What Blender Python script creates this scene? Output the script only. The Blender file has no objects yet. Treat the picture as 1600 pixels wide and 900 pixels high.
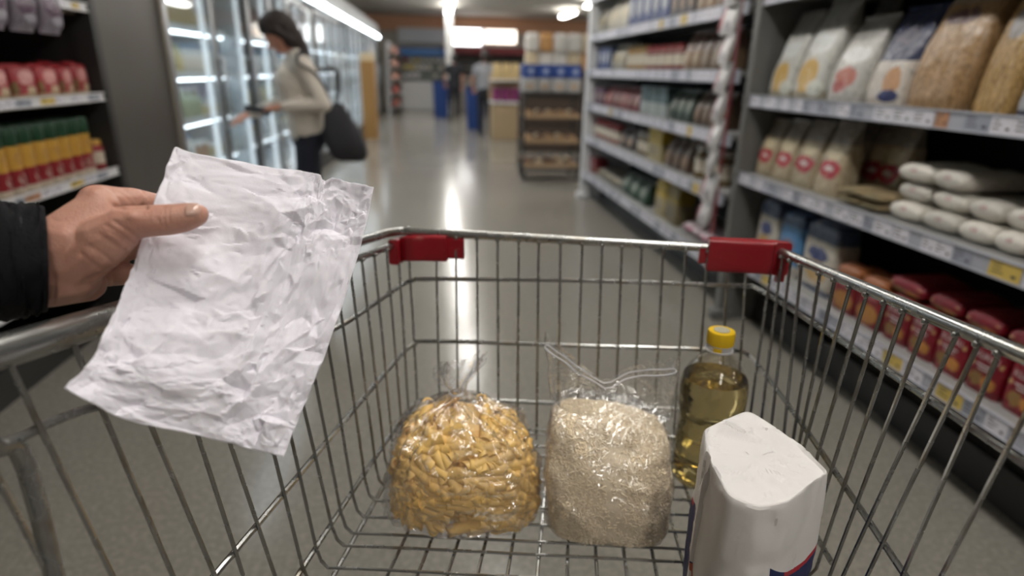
import bpy, bmesh, math, random
import numpy as np
from mathutils import Vector, Matrix, noise as mnoise

C = bpy.context.scene.collection
S = bpy.context.scene
PI = math.pi

# ---------------------------------------------------------------- camera, world, exposure
F, H = 957.0, 1.28
def _n(v):
    v = np.array(v, float); return v / np.linalg.norm(v)
_Y = _n([(680-800)/F, (450-108)/F, -1]); _Z = -_n([(744-800)/F, (450-3146)/F, -1])
_Z = _n(_Z - _Y*_Z.dot(_Y)); _X = np.cross(_Y, _Z)
CM = np.array([_X, _Y, _Z]); CC = np.array([0, 0, H])
cam_d = bpy.data.cameras.new('camera'); cam = bpy.data.objects.new('camera', cam_d); C.objects.link(cam)
cam.matrix_world = Matrix.Translation((0, 0, H)) @ Matrix(CM.tolist()).to_4x4()
cam_d.sensor_width = 36; cam_d.sensor_fit = 'HORIZONTAL'; cam_d.lens = F/1600*36
cam_d.clip_start = 0.02; cam_d.clip_end = 100
cam_d.dof.use_dof = True; cam_d.dof.focus_distance = 0.62
cam_d.dof.aperture_fstop = 2.7; cam_d.dof.aperture_blades = 0
S.camera = cam
S.view_settings.view_transform = 'Standard'; S.view_settings.look = 'None'
S.view_settings.gamma = 1; S.view_settings.use_curve_mapping = False
S.view_settings.exposure = 0.16
w = bpy.data.worlds.new('world'); S.world = w; w.use_nodes = True
w.node_tree.nodes['Background'].inputs[0].default_value = (0.8, 0.85, 1, 1)
w.node_tree.nodes['Background'].inputs[1].default_value = 0.02
LAMP_POWER = 25.0      # brightness of the ceiling tubes
COOLER_POWER = 9.0    # brightness of the refrigerator tubes
try: S.cycles.use_denoising = True; S.cycles.max_bounces = 10; S.cycles.transparent_max_bounces = 24
except Exception: pass

# where a line of sight through the photograph meets a real surface
def ray(px, py): return CM @ np.array([(px-800)/F, (450-py)/F, -1.0])
def onz(px, py, z): r = ray(px, py); return CC + r*((z-H)/r[2])
def ony(px, py, y): r = ray(px, py); return CC + r*(y/r[1])
def onx(px, py, x): r = ray(px, py); return CC + r*(x/r[0])
def at(px, py, d): return CC + ray(px, py)*d
def onplane(px, py, p, n): r = ray(px, py); return CC + r*(np.dot(np.array(p)-CC, n)/np.dot(r, n))

# ---------------------------------------------------------------- helpers
def tag(o, label=None, cat=None, group=None, kind=None):
    if label: o['label'] = label
    if cat: o['category'] = cat
    if group: o['group'] = group
    if kind: o['kind'] = kind
    return o
def empty(name, loc=(0, 0, 0), rz=0, label=None, cat=None, group=None, kind=None):
    o = bpy.data.objects.new(name, None); C.objects.link(o); o.empty_display_size = .05
    o.location = loc; o.rotation_euler = (0, 0, rz)
    return tag(o, label, cat, group, kind)
def copy_tree(o, parent=None):
    c = o.copy(); C.objects.link(c); c.parent = parent
    for ch in list(o.children): copy_tree(ch, c)
    return c

class MB:
    def __init__(s): s.v = []; s.f = []; s.m = []
    def add(s, vs, fs, mi=0):
        b = len(s.v); s.v += [tuple(map(float, p)) for p in vs]
        for f in fs: s.f.append(tuple(i+b for i in f)); s.m.append(mi)
        return b
    def box(s, c, d, mi=0, rz=0, bev=0):
        x, y, z = d[0]/2, d[1]/2, d[2]/2
        b = min(bev, x*.45, y*.45, z*.45)
        if b <= 0:
            vs = [(i*x, j*y, k*z) for k in (-1, 1) for j in (-1, 1) for i in (-1, 1)]
            fs = [(0, 2, 3, 1), (4, 5, 7, 6), (0, 1, 5, 4), (2, 6, 7, 3), (0, 4, 6, 2), (1, 3, 7, 5)]
        else:
            vs = []; idx = {}
            for i in (-1, 1):
                for j in (-1, 1):
                    for k in (-1, 1):
                        for a in range(3):
                            p = [i*(x-b), j*(y-b), k*(z-b)]; p[a] = (i*x, j*y, k*z)[a]
                            idx[(i, j, k, a)] = len(vs); vs.append(p)
            fs = []
            for a in range(3):
                u, w_ = [(1, 2), (2, 0), (0, 1)][a]
                for sg in (-1, 1):
                    q = []
                    for (p, r) in ((-1, -1), (1, -1), (1, 1), (-1, 1)):
                        t = [0, 0, 0]; t[a] = sg; t[u] = p; t[w_] = r; q.append(idx[(*t, a)])
                    fs.append(tuple(q if sg > 0 else q[::-1]))
            for a in range(3):
                u, w_ = [(1, 2), (2, 0), (0, 1)][a]
                for p in (-1, 1):
                    for r in (-1, 1):
                        q = []
                        for sg, ax in ((-1, u), (-1, w_), (1, w_), (1, u)):
                            t = [0, 0, 0]; t[a] = sg; t[u] = p; t[w_] = r; q.append(idx[(*t, ax)])
                        fs.append(tuple(q))
            for i in (-1, 1):
                for j in (-1, 1):
                    for k in (-1, 1): fs.append(tuple(idx[(i, j, k, a)] for a in range(3)))
        cz, sz = math.cos(rz), math.sin(rz)
        s.add([(c[0]+cz*p[0]-sz*p[1], c[1]+sz*p[0]+cz*p[1], c[2]+p[2]) for p in vs], fs, mi)
    def loft(s, rings, mi=0, cap0=True, cap1=True, closed=True):
        n = len(rings[0]); b = len(s.v)
        for r in rings: s.v += [tuple(map(float, p)) for p in r]
        for k in range(len(rings)-1):
            m_ = mi[k] if isinstance(mi, (list, tuple)) else mi
            for i in range(n if closed else n-1):
                j = (i+1) % n
                s.f.append((b+k*n+i, b+k*n+j, b+(k+1)*n+j, b+(k+1)*n+i)); s.m.append(m_)
        m0 = mi[0] if isinstance(mi, (list, tuple)) else mi
        m1 = mi[-1] if isinstance(mi, (list, tuple)) else mi
        if cap0: s.f.append(tuple(b+i for i in range(n))[::-1]); s.m.append(m0)
        if cap1: s.f.append(tuple(b+(len(rings)-1)*n+i for i in range(n))); s.m.append(m1)
    def lathe(s, prof, n=24, mi=0, c=(0, 0, 0), cap0=True, cap1=True):
        s.loft([[(c[0]+r*math.cos(2*PI*i/n), c[1]+r*math.sin(2*PI*i/n), c[2]+z) for i in range(n)] for r, z in prof], mi, cap0, cap1)
    def tube(s, pts, r, n=8, mi=0, cap=True, flat=1.0):
        P = [Vector(p) for p in pts]; rings = []; up = None
        for i, p in enumerate(P):
            t = (P[min(i+1, len(P)-1)] - P[max(i-1, 0)]).normalized()
            if up is None: up = Vector((0, 0, 1)) if abs(t.z) < .9 else Vector((1, 0, 0))
            a = t.cross(up).normalized(); b = a.cross(t).normalized(); up = b
            rr = r[i] if isinstance(r, (list, tuple)) else r
            rings.append([p + a*rr*math.cos(2*PI*k/n) + b*rr*flat*math.sin(2*PI*k/n) for k in range(n)])
        s.loft(rings, mi, cap, cap)
    def build(s, name, mats, parent=None, loc=None, rz=None, smooth=40):
        me = bpy.data.meshes.new(name); me.from_pydata(s.v, [], s.f)
        for m in (mats if isinstance(mats, (list, tuple)) else [mats]): me.materials.append(m)
        me.polygons.foreach_set('material_index', s.m)
        bm = bmesh.new(); bm.from_mesh(me); bmesh.ops.recalc_face_normals(bm, faces=bm.faces[:]); bm.to_mesh(me); bm.free()
        me.polygons.foreach_set('use_smooth', [bool(smooth)]*len(me.polygons))
        if smooth: me.set_sharp_from_angle(angle=math.radians(smooth))
        o = bpy.data.objects.new(name, me); C.objects.link(o)
        if parent: o.parent = parent
        if loc is not None: o.location = loc
        if rz is not None: o.rotation_euler = (0, 0, rz)
        return o
def bez(pts, n=8):
    """smooth curve through points (Catmull-Rom)"""
    P = [np.array(p, float) for p in pts]; out = []
    P = [2*P[0]-P[1]] + P + [2*P[-1]-P[-2]]
    for i in range(1, len(P)-2):
        for k in range(n):
            t = k/n; a, b, c, d = P[i-1:i+3]
            out.append(.5*((2*b)+(c-a)*t+(2*a-5*b+4*c-d)*t*t+(3*b-a-3*c+d)*t**3))
    out.append(P[-2]); return out
def rrect(w, d, z, r=.3, n=24, cx=0, cy=0):
    """rounded rectangle ring (superellipse)"""
    e = 2/(2+8*(1-r)); out = []
    for i in range(n):
        t = 2*PI*(i+.5)/n; c, s_ = math.cos(t), math.sin(t)
        out.append((cx+w/2*math.copysign(abs(c)**e, c), cy+d/2*math.copysign(abs(s_)**e, s_), z))
    return out

# ---------------------------------------------------------------- materials
def srgb(*c):
    c = [x/255 for x in c]
    return tuple(x/12.92 if x <= .04045 else ((x+.055)/1.055)**2.4 for x in c) + (1,)
MATS = {}
def base_mat(name):
    m = bpy.data.materials.new(name); m.use_nodes = True; nt = m.node_tree
    return m, nt, nt.nodes['Principled BSDF']
def N(nt, t, **kw):
    n = nt.nodes.new(t)
    for k, v in kw.items(): setattr(n, k, v)
    return n
def mixc(nt, fac, a, b):
    n = N(nt, 'ShaderNodeMix', data_type='RGBA')
    for sock, v in ((n.inputs[0], fac), (n.inputs[6], a), (n.inputs[7], b)):
        if hasattr(v, 'is_linked'): nt.links.new(v, sock)
        else: sock.default_value = v
    return n.outputs[2]
def mth(nt, op, a, b=0.0, c=0.0):
    n = N(nt, 'ShaderNodeMath', operation=op)
    for i, v in enumerate((a, b, c)):
        if hasattr(v, 'is_linked'): nt.links.new(v, n.inputs[i])
        else: n.inputs[i].default_value = v
    return n.outputs[0]
def plain(name, col=None, rough=.5, metal=0, var=.08, scale=20, bump=0, bscale=200, spec=.5, coat=0):
    """one colour with a little procedural unevenness"""
    if name in MATS: return MATS[name]
    m, nt, b = base_mat(name)
    tc = N(nt, 'ShaderNodeTexCoord'); nz = N(nt, 'ShaderNodeTexNoise'); nz.inputs['Scale'].default_value = scale; nz.inputs['Detail'].default_value = 4
    nt.links.new(tc.outputs['Object'], nz.inputs['Vector'])
    dark = tuple(x*(1-var) for x in col[:3]) + (1,); lite = tuple(min(1, x*(1+var)) for x in col[:3]) + (1,)
    nt.links.new(mixc(nt, nz.outputs['Fac'], dark, lite), b.inputs['Base Color'])
    b.inputs['Roughness'].default_value = rough; b.inputs['Metallic'].default_value = metal
    b.inputs['Specular IOR Level'].default_value = spec; b.inputs['Coat Weight'].default_value = coat
    if bump:
        n2 = N(nt, 'ShaderNodeTexNoise'); n2.inputs['Scale'].default_value = bscale; n2.inputs['Detail'].default_value = 5
        nt.links.new(tc.outputs['Object'], n2.inputs['Vector'])
        bp = N(nt, 'ShaderNodeBump'); bp.inputs['Strength'].default_value = bump; bp.inputs['Distance'].default_value = .01
        nt.links.new(n2.outputs['Fac'], bp.inputs['Height']); nt.links.new(bp.outputs['Normal'], b.inputs['Normal'])
    MATS[name] = m; return m
def glow(name, col, strength):
    if name in MATS: return MATS[name]
    m, nt, b = base_mat(name); b.inputs['Base Color'].default_value = col
    b.inputs['Emission Color'].default_value = col; b.inputs['Emission Strength'].default_value = strength
    MATS[name] = m; return m
def pack(name, base, bands=(), blobs=(), rough=.35, speck=None, bump=.7):
    """printed packaging: bands (z0, z1, colour) and oval pictures (x, z, rx, rz, colour) in the pack's own 0-1 box"""
    if name in MATS: return MATS[name]
    m, nt, b = base_mat(name)
    tc = N(nt, 'ShaderNodeTexCoord'); sp = N(nt, 'ShaderNodeSeparateXYZ'); nt.links.new(tc.outputs['Generated'], sp.inputs[0])
    nz = N(nt, 'ShaderNodeTexNoise'); nz.inputs['Scale'].default_value = 6; nz.inputs['Detail'].default_value = 5
    nt.links.new(tc.outputs['Generated'], nz.inputs['Vector'])
    wob = mth(nt, 'MULTIPLY', mth(nt, 'SUBTRACT', nz.outputs['Fac'], .5), .12)
    X = mth(nt, 'ADD', sp.outputs[0], wob); Z = mth(nt, 'ADD', sp.outputs[2], wob)
    col = base
    if speck:
        vo = N(nt, 'ShaderNodeTexNoise'); vo.inputs['Scale'].default_value = speck[1]; vo.inputs['Detail'].default_value = 3
        nt.links.new(tc.outputs['Generated'], vo.inputs['Vector'])
        f = mth(nt, 'MULTIPLY', mth(nt, 'SUBTRACT', vo.outputs['Fac'], .45), 5.0); f.node.use_clamp = True
        col = mixc(nt, f, base, speck[0])
    for z0, z1, c in bands:
        f = mth(nt, 'MULTIPLY', mth(nt, 'GREATER_THAN', sp.outputs[2], z0), mth(nt, 'LESS_THAN', sp.outputs[2], z1))
        col = mixc(nt, f, col, c)
    for x, z, rx, rz, c in blobs:
        dx = mth(nt, 'DIVIDE', mth(nt, 'SUBTRACT', X, x), rx); dz = mth(nt, 'DIVIDE', mth(nt, 'SUBTRACT', Z, z), rz)
        d = mth(nt, 'ADD', mth(nt, 'MULTIPLY', dx, dx), mth(nt, 'MULTIPLY', dz, dz))
        col = mixc(nt, mth(nt, 'LESS_THAN', d, 1.0), col, c)
    n2 = N(nt, 'ShaderNodeTexNoise'); n2.inputs['Scale'].default_value = 9; n2.inputs['Detail'].default_value = 4; n2.inputs['Distortion'].default_value = .6
    nt.links.new(tc.outputs['Generated'], n2.inputs['Vector'])
    up = mth(nt, 'MULTIPLY', mth(nt, 'SUBTRACT', n2.outputs['Fac'], .57), 8); up.node.use_clamp = True
    dn = mth(nt, 'MULTIPLY', mth(nt, 'SUBTRACT', .44, n2.outputs['Fac']), 8); dn.node.use_clamp = True
    col = mixc(nt, mth(nt, 'MULTIPLY', up, .35), col, tuple(min(1, x*1.5+.06) for x in base[:3])+(1,))
    col = mixc(nt, mth(nt, 'MULTIPLY', dn, .5), col, tuple(x*.35 for x in base[:3])+(1,))
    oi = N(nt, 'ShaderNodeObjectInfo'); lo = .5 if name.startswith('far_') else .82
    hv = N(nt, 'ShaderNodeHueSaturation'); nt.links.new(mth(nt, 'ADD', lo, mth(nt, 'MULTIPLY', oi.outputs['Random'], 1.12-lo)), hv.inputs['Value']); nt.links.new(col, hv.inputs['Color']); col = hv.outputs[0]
    nt.links.new(col, b.inputs['Base Color']) if hasattr(col, 'is_linked') else setattr(b.inputs['Base Color'], 'default_value', col)
    b.inputs['Roughness'].default_value = rough
    bp = N(nt, 'ShaderNodeBump'); bp.inputs['Strength'].default_value = bump; bp.inputs['Distance'].default_value = .01
    nt.links.new(nz.outputs['Fac'], bp.inputs['Height']); nt.links.new(bp.outputs['Normal'], b.inputs['Normal'])
    MATS[name] = m; return m
def film(name, tint=(1, 1, 1, 1), refl=.10, bump=.5, scale=35, haze=.06, rough=.12, fres=.4):
    """thin clear plastic: mostly see-through, glossy along its creases"""
    if name in MATS: return MATS[name]
    m = bpy.data.materials.new(name); m.use_nodes = True; nt = m.node_tree; nt.nodes.clear()
    out = N(nt, 'ShaderNodeOutputMaterial'); tr = N(nt, 'ShaderNodeBsdfTransparent'); tr.inputs[0].default_value = tint
    gl = N(nt, 'ShaderNodeBsdfGlossy'); gl.inputs['Roughness'].default_value = rough
    df = N(nt, 'ShaderNodeBsdfDiffuse'); df.inputs[0].default_value = (.9, .9, .92, 1)
    tc = N(nt, 'ShaderNodeTexCoord'); nz = N(nt, 'ShaderNodeTexNoise'); nz.inputs['Scale'].default_value = scale; nz.inputs['Detail'].default_value = 4
    nz.inputs['Distortion'].default_value = 1.2
    nt.links.new(tc.outputs['Object'], nz.inputs['Vector'])
    vo = N(nt, 'ShaderNodeTexVoronoi'); vo.inputs['Scale'].default_value = scale*.7; nt.links.new(nz.outputs['Color'], vo.inputs['Vector']); vo.inputs['Scale'].default_value = 3.2
    bp = N(nt, 'ShaderNodeBump'); bp.inputs['Strength'].default_value = bump; bp.inputs['Distance'].default_value = .03
    nt.links.new(mth(nt, 'ADD', nz.outputs['Fac'], mth(nt, 'MULTIPLY', vo.outputs['Distance'], .5)), bp.inputs['Height']); nt.links.new(bp.outputs['Normal'], gl.inputs['Normal'])
    lw = N(nt, 'ShaderNodeLayerWeight'); lw.inputs['Blend'].default_value = .25; nt.links.new(bp.outputs['Normal'], lw.inputs['Normal'])
    f = mth(nt, 'ADD', mth(nt, 'MULTIPLY', lw.outputs['Fresnel'], fres), refl); f.node.use_clamp = True
    m1 = N(nt, 'ShaderNodeMixShader'); m1.inputs[0].default_value = haze
    nt.links.new(tr.outputs[0], m1.inputs[1]); nt.links.new(df.outputs[0], m1.inputs[2])
    m2 = N(nt, 'ShaderNodeMixShader'); nt.links.new(f, m2.inputs[0]); nt.links.new(m1.outputs[0], m2.inputs[1]); nt.links.new(gl.outputs[0], m2.inputs[2])
    nt.links.new(m2.outputs[0], out.inputs[0]); MATS[name] = m; return m

# ---------------------------------------------------------------- the room
def concrete():
    m, nt, b = base_mat('polished_concrete')
    tc = N(nt, 'ShaderNodeTexCoord'); o = tc.outputs['Object']
    n1 = N(nt, 'ShaderNodeTexNoise'); n1.inputs['Scale'].default_value = 1.3; n1.inputs['Detail'].default_value = 6
    n2 = N(nt, 'ShaderNodeTexNoise'); n2.inputs['Scale'].default_value = 60; n2.inputs['Detail'].default_value = 5
    n3 = N(nt, 'ShaderNodeTexVoronoi'); n3.inputs['Scale'].default_value = 120
    for n in (n1, n2, n3): nt.links.new(o, n.inputs['Vector'])
    c = mixc(nt, n1.outputs['Fac'], srgb(146, 142, 133), srgb(154, 150, 142))
    f = mth(nt, 'MULTIPLY', mth(nt, 'SUBTRACT', n2.outputs['Fac'], .42), 4); f.node.use_clamp = True
    c = mixc(nt, f, mixc(nt, .35, c, srgb(96, 90, 82)), c)
    f2 = mth(nt, 'MULTIPLY', mth(nt, 'LESS_THAN', n3.outputs['Distance'], .22), .35)
    c = mixc(nt, f2, c, srgb(172, 168, 160))
    nt.links.new(c, b.inputs['Base Color'])
    nt.links.new(mth(nt, 'ADD', mth(nt, 'MULTIPLY', n1.outputs['Fac'], .05), .15), b.inputs['Roughness'])
    b.inputs['Specular IOR Level'].default_value = .45
    return m
def struct(name, c, d, mat):
    mb = MB(); mb.box(c, d); return tag(mb.build(name, mat, smooth=0), kind='structure')
XL, XR, YB, YF, ZC = -2.7, 6.2, 22.0, -3.0, 2.95
struct('floor', ((XL+XR)/2, (YB+YF)/2, -.05), (XR-XL+.4, YB-YF+.4, .1), concrete())
struct('ceiling', ((XL+XR)/2, (YB+YF)/2, ZC+.05), (XR-XL+.4, YB-YF+.4, .1), plain('ceiling_paint', srgb(186, 183, 174), .9, var=.05, scale=2))
wp = plain('wall_paint', srgb(170, 166, 158), .8, scale=3)
struct('wall_left', (XL-.05, (YB+YF)/2, ZC/2), (.1, YB-YF, ZC), wp)
struct('wall_right', (XR+.05, (YB+YF)/2, ZC/2), (.1, YB-YF, ZC), wp)
struct('wall_back', ((XL+XR)/2, YB+.05, ZC/2), (XR-XL, .1, ZC), wp)
struct('wall_front', ((XL+XR)/2, YF-.05, ZC/2), (XR-XL, .1, ZC), plain('wall_shade', srgb(120, 116, 110), .8))
struct('trim_1', ((XL+XR)/2, YB-.06, 2.68), (XR-XL, .12, .46), plain('brown_fascia', srgb(192, 146, 114), .6, scale=3))
# slim column standing at the far end of the aisle
mb = MB(); mb.box((.42, 19.2, ZC/2), (.22, .22, ZC), 0, 0, .02); tag(mb.build('pillar', plain('white_paint', srgb(205, 205, 203), .5)), kind='structure')
# dark grey pier between the left shelves and the refrigerators
mb = MB(); mb.box((-2.02, 3.51, 1.3), (1.04, .74, 2.6), 0, 0, .006); mb.box((-1.494, 3.872, 1.3), (.03, .03, 2.6), 1, 0, .004)
tag(mb.build('pillar', [plain('dark_grey_cladding', srgb(88, 84, 79), .45, var=.12, scale=4, metal=.3), plain('edge_strip', srgb(128, 122, 114), .4)]), kind='structure')

# ---------------------------------------------------------------- ceiling lamps
lamp_body = plain('lamp_housing', srgb(225, 225, 225), .4)
tube_mat = glow('lit_tube', (1.0, .965, .92, 1), LAMP_POWER)
def ceiling_lamp(x, y, label, L=1.5):
    t = empty('ceiling_lamp', (x, y, ZC), 0, label, 'ceiling lamp', 'tube lamps under the ceiling')
    mb = MB(); mb.box((0, 0, -.10), (.09, L, .05), 0, 0, .01)
    for s_ in (-.35, .35): mb.box((0, s_*L, -.04), (.02, .02, .09))
    mb.build('housing', lamp_body, t)
    mb = MB(); mb.box((0, 0, -.15), (.17, L*.97, .055), 0, 0, .02); mb.build('lamp_tube', tube_mat, t)
rows = [(0.4, 'middle'), (3.75, 'right')]
for x, nm in rows:
    for k, y in enumerate([-1.8, .6, 3.2, 5.8, 8.4, 11.0, 13.6, 16.2, 18.4] if nm == 'middle' else [-.6, 3.4, 7.4, 11.4, 15.4, 18.6]):
        if nm == 'middle':
            lab = {7: 'lit tube lamp over the aisle, at the top edge of the photo', 8: 'lit tube lamp over the aisle, nearest the brown fascia'}.get(k, 'lit tube lamp over the aisle, above the top edge of the photo')
        else:
            lab = {4: 'lit tube lamp above the right shelves, nearer of the two seen', 5: 'lit tube lamp above the right shelves, nearest the brown fascia'}.get(k, 'lit tube lamp beyond the right shelves, hidden behind them')
        ceiling_lamp(x, y, lab)
# ---------------------------------------------------------------- shelving units
M_shelf = plain('shelf_paint', srgb(150, 150, 148), .45)
M_beige = plain('shelf_underside', srgb(142, 134, 120), .5)
M_black = plain('black_back_board', srgb(16, 16, 17), .8)  # dark boards taken down to black, painting in the shade inside the shelves
M_post = plain('post_grey', srgb(112, 112, 110), .45)
M_postw = plain('post_white', srgb(212, 213, 215), .4)
M_rail = plain('rail_plastic', srgb(168, 170, 180), .3)
M_railw = plain('rail_white', srgb(214, 214, 216), .3)
M_tag = [plain('tag_white', srgb(216, 214, 222), .4, var=.03), plain('tag_yellow', srgb(205, 178, 92), .4), plain('tag_tan', srgb(178, 130, 96), .5),
         plain('tag_grey', srgb(150, 154, 166), .4), plain('tag_ink', srgb(58, 58, 66), .5)]
def shelving(label, loc, rz, W, D, rails, hr, top, back, mats, tags, seed, post0, post1, group='shelving units along the aisle', pw=.05, under=None, special=None):
    """front along local X at y=0, depth along +Y; rails = rail centre heights"""
    rnd = random.Random(seed); spec = special or {}; u = empty('shelving_unit', loc, rz, label, 'shelves', group)
    mb = MB(); mb.box((W/2, D+.012, top/2), (W, .02, top)); mb.build('back_panel', back, u, smooth=0)
    for x, m in ((0, post0), (W, post1)):
        if m is None: continue
        mb = MB(); mb.box((x, .02, top/2), (pw, .09, top), 0, 0, .004); mb.box((x, D*.5+.03, top/2), (pw*.6, D-.06, top), 0)
        mb.box((x, -.0, .03), (pw*1.5, .12, .06), 0, 0, .01); mb.build('upright', m, u)
    mb = MB(); mb.box((W/2, .2, .07), (W-.02, .02, .14)); mb.build('kick_plate', plain('kick_plate', srgb(52, 51, 50), .5), u, smooth=0)
    for i, z in enumerate(rails):
        zt = z+hr/2-.006
        mb = MB(); mb.box((W/2, D/2, zt-.014), (W-.03, D-.01, .028), 0, 0, .003)
        if under: mb.box((W/2, D/2+.01, zt-.034), (W-.06, D-.05, .012), 1)
        sh = mb.build('shelf', [mats[0], under or mats[0]], u)
        mb = MB(); mb.box((W/2, -.008, z), (W-.02, .012, hr), 0, 0, .003)
        mb.box((W/2, -.017, z+hr/2-.003), (W-.02, .006, .005)); mb.box((W/2, -.017, z-hr/2+.003), (W-.02, .006, .005))
        mb.build('price_rail', mats[1], sh)
        x = .05
        while x < W-.12:
            ww = rnd.choice([.05, .07, .07, .09]); k = rnd.choices([0, 1, 2, 3], tags)[0]
            for sx, sk in spec.get(i, ()):
                if x <= sx < x+ww+.03: k = sk; ww = .10 if sk == 1 else .05
            mb = MB(); hh = hr*.8
            mb.box((x+ww/2, -.0155, z), (ww, .002, hh), 0)
            for q in range(3):
                lw = ww*rnd.uniform(.2, .5)
                mb.box((x+ww*.12+lw/2, -.0169, z+hh*(.28-.24*q)), (lw, .0008, hh*.07), 1)
            mb.box((x+ww*.8, -.0169, z-hh*.2), (ww*.14, .0008, hh*.16), 1)
            mb.build('price_label', [M_tag[k], M_tag[4]], sh, smooth=0)
            x += ww+rnd.choice([.002, .01, .06])
    return u
XF = 1.55
R90 = PI/2
RZ_NEAR = [.372, .79, 1.165, 1.62]
RZ_FAR = [.27, .64, .955, 1.275, 1.60, 1.95]
YT1, YT2 = float(onx(1582, 410, XF)[1]), float(onx(1506, 182, XF)[1])
shelving('grey shelves of rice, sugar and red packs in front of black back boards', (XF, 3.02, 0), -R90, 2.7, .5, RZ_NEAR, .058, 2.1, M_black,
         (M_shelf, M_rail), [7, .15, .1, 2], 3, M_post, M_post, special={1: [(3.02-YT1, 1), (.03, 1)], 2: [(3.02-YT2, 2), (.04, 1)], 0: [(1.55, 1), (1.95, 1)]})
shelving('longer shelves with white end post beyond the clip strip of packets', (XF, 6.45, 0), -R90, 3.32, .5, RZ_FAR, .07, 2.25, plain('dark_back_board', srgb(34, 33, 32), .8),
         (M_shelf, M_rail), [8, .4, 0, 2], 5, M_postw, None, pw=.085)
shelving('beige shelves of cans and red packs beside the dark grey pier', (-1.5, .9, 0), R90, 2.21, .55, [.45, .805, 1.135, 1.50], .036, 2.0, M_black,
         (M_beige, M_railw), [6, 1.6, .5, 2], 7, M_post, plain('dark_end_post', srgb(40, 39, 38), .5), under=M_beige)

# ---------------------------------------------------------------- glass-door coolers on the left
M_glass = film('cooler_glass', (.96, .985, .99, 1), .03, .01, 3, .02, .04, .5)
M_cool_in = plain('cooler_lining', srgb(196, 206, 212), .4)
M_cool_out = plain('cooler_case', srgb(120, 122, 122), .4, metal=.4)
M_gasket = plain('cooler_gasket', srgb(36, 36, 38), .5)
M_alu = plain('brushed_aluminium', srgb(170, 172, 174), .3, metal=.8)
led = glow('cooler_tube', (.88, .95, 1.0, 1), COOLER_POWER)
CZ = [.30, .62, .92, 1.215, 1.51]
def cooler(y0, y1, nd, label, open_door=None):
    W = y1-y0; D = .75; u = empty('glass_door_cooler', (-1.5, y0, 0), R90, label, 'refrigerator', 'glass door coolers along the left side')
    mb = MB(); T = 1.98
    mb.box((W/2, D, T/2), (W, .05, T), 1); mb.box((.02, D/2+.03, T/2), (.04, D-.06, T), 1); mb.box((W-.02, D/2+.03, T/2), (.04, D-.06, T), 1)
    mb.box((W/2, D/2+.03, T-.03), (W, D-.06, .06), 1); mb.box((W/2, D/2+.03, .1), (W, D-.06, .2), 0)
    mb.build('case', [M_cool_out, M_cool_in], u, smooth=0)
    mb = MB(); mb.box((W/2, .02, .09), (W, .03, .16), 0, 0, .01); mb.build('kick_plate', M_gasket, u)
    mb = MB(); mb.box((W/2, .2, T+.17), (W-.01, .5, .34), 0, 0, .01); mb.build('canopy', plain('canopy_grey', srgb(150, 152, 152), .5), u)
    mb = MB(); mb.box((W/2, -.07, T+.05), (W-.12, .05, .06), 0, 0, .015); mb.build('canopy_tube', led, u)
    for z in CZ:
        mb = MB(); mb.box((W/2, .42, z-.012), (W-.1, .54, .02)); mb.box((W/2, .145, z-.005), (W-.1, .012, .045), 1)
        s_ = mb.build('shelf', [M_cool_in, plain('cooler_rail', srgb(222, 230, 236), .3)], u, smooth=0)
        mb = MB(); mb.box((W/2, .165, z-.034), (W-.16, .02, .018), 0, 0, .005); mb.build('shelf_tube', led, s_)
    dw = W/nd
    for k in range(nd):
        dr = MB(); x0, x1 = k*dw+.006, (k+1)*dw-.006; fr = .035; zb, zt = .19, T-.02
        for (cx, cz, sx, sz) in (((x0+x1)/2, zb+fr/2, x1-x0, fr), ((x0+x1)/2, zt-fr/2, x1-x0, fr), (x0+fr/2, (zb+zt)/2, fr, zt-zb), (x1-fr/2, (zb+zt)/2, fr, zt-zb)):
            dr.box((cx, -.005, cz), (sx, .03, sz), 0, 0, .004)
        d = dr.build('door', M_gasket if k == nd-1 else M_alu, u)
        mb = MB(); mb.box(((x0+x1)/2, -.005, (zb+zt)/2), (x1-x0-2*fr+.004, .008, zt-zb-2*fr+.004)); mb.build('glass_pane', M_glass, d, smooth=0)
        mb = MB(); hx = x1-.02; mb.tube([(hx, -.02, .86), (hx, -.06, .88), (hx, -.06, 1.32), (hx, -.02, 1.34)], .011); mb.build('handle', M_alu, d)
        mb = MB(); mb.box((x1-.02, .05, (zb+zt)/2), (.03, .03, zt-zb-.1), 0, 0, .008); mb.build('upright_tube', glow('cooler_upright_tube', (.86, .94, 1.0, 1), COOLER_POWER*.11), u)
    return u
cooler(3.9, 5.52, 2, 'bright two door cooler of dairy right after the dark pier')
cy = 5.56
for k, lab in enumerate(['long glass door cooler behind the woman in the cream sweater', 'long glass door cooler before the yellow cardboard stand',
                         'long glass door cooler beyond the yellow cardboard stand', 'last long glass door cooler before the stand of red and pink packs']):
    cooler(cy, cy+2.95, 4, lab); cy += 2.98

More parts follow.
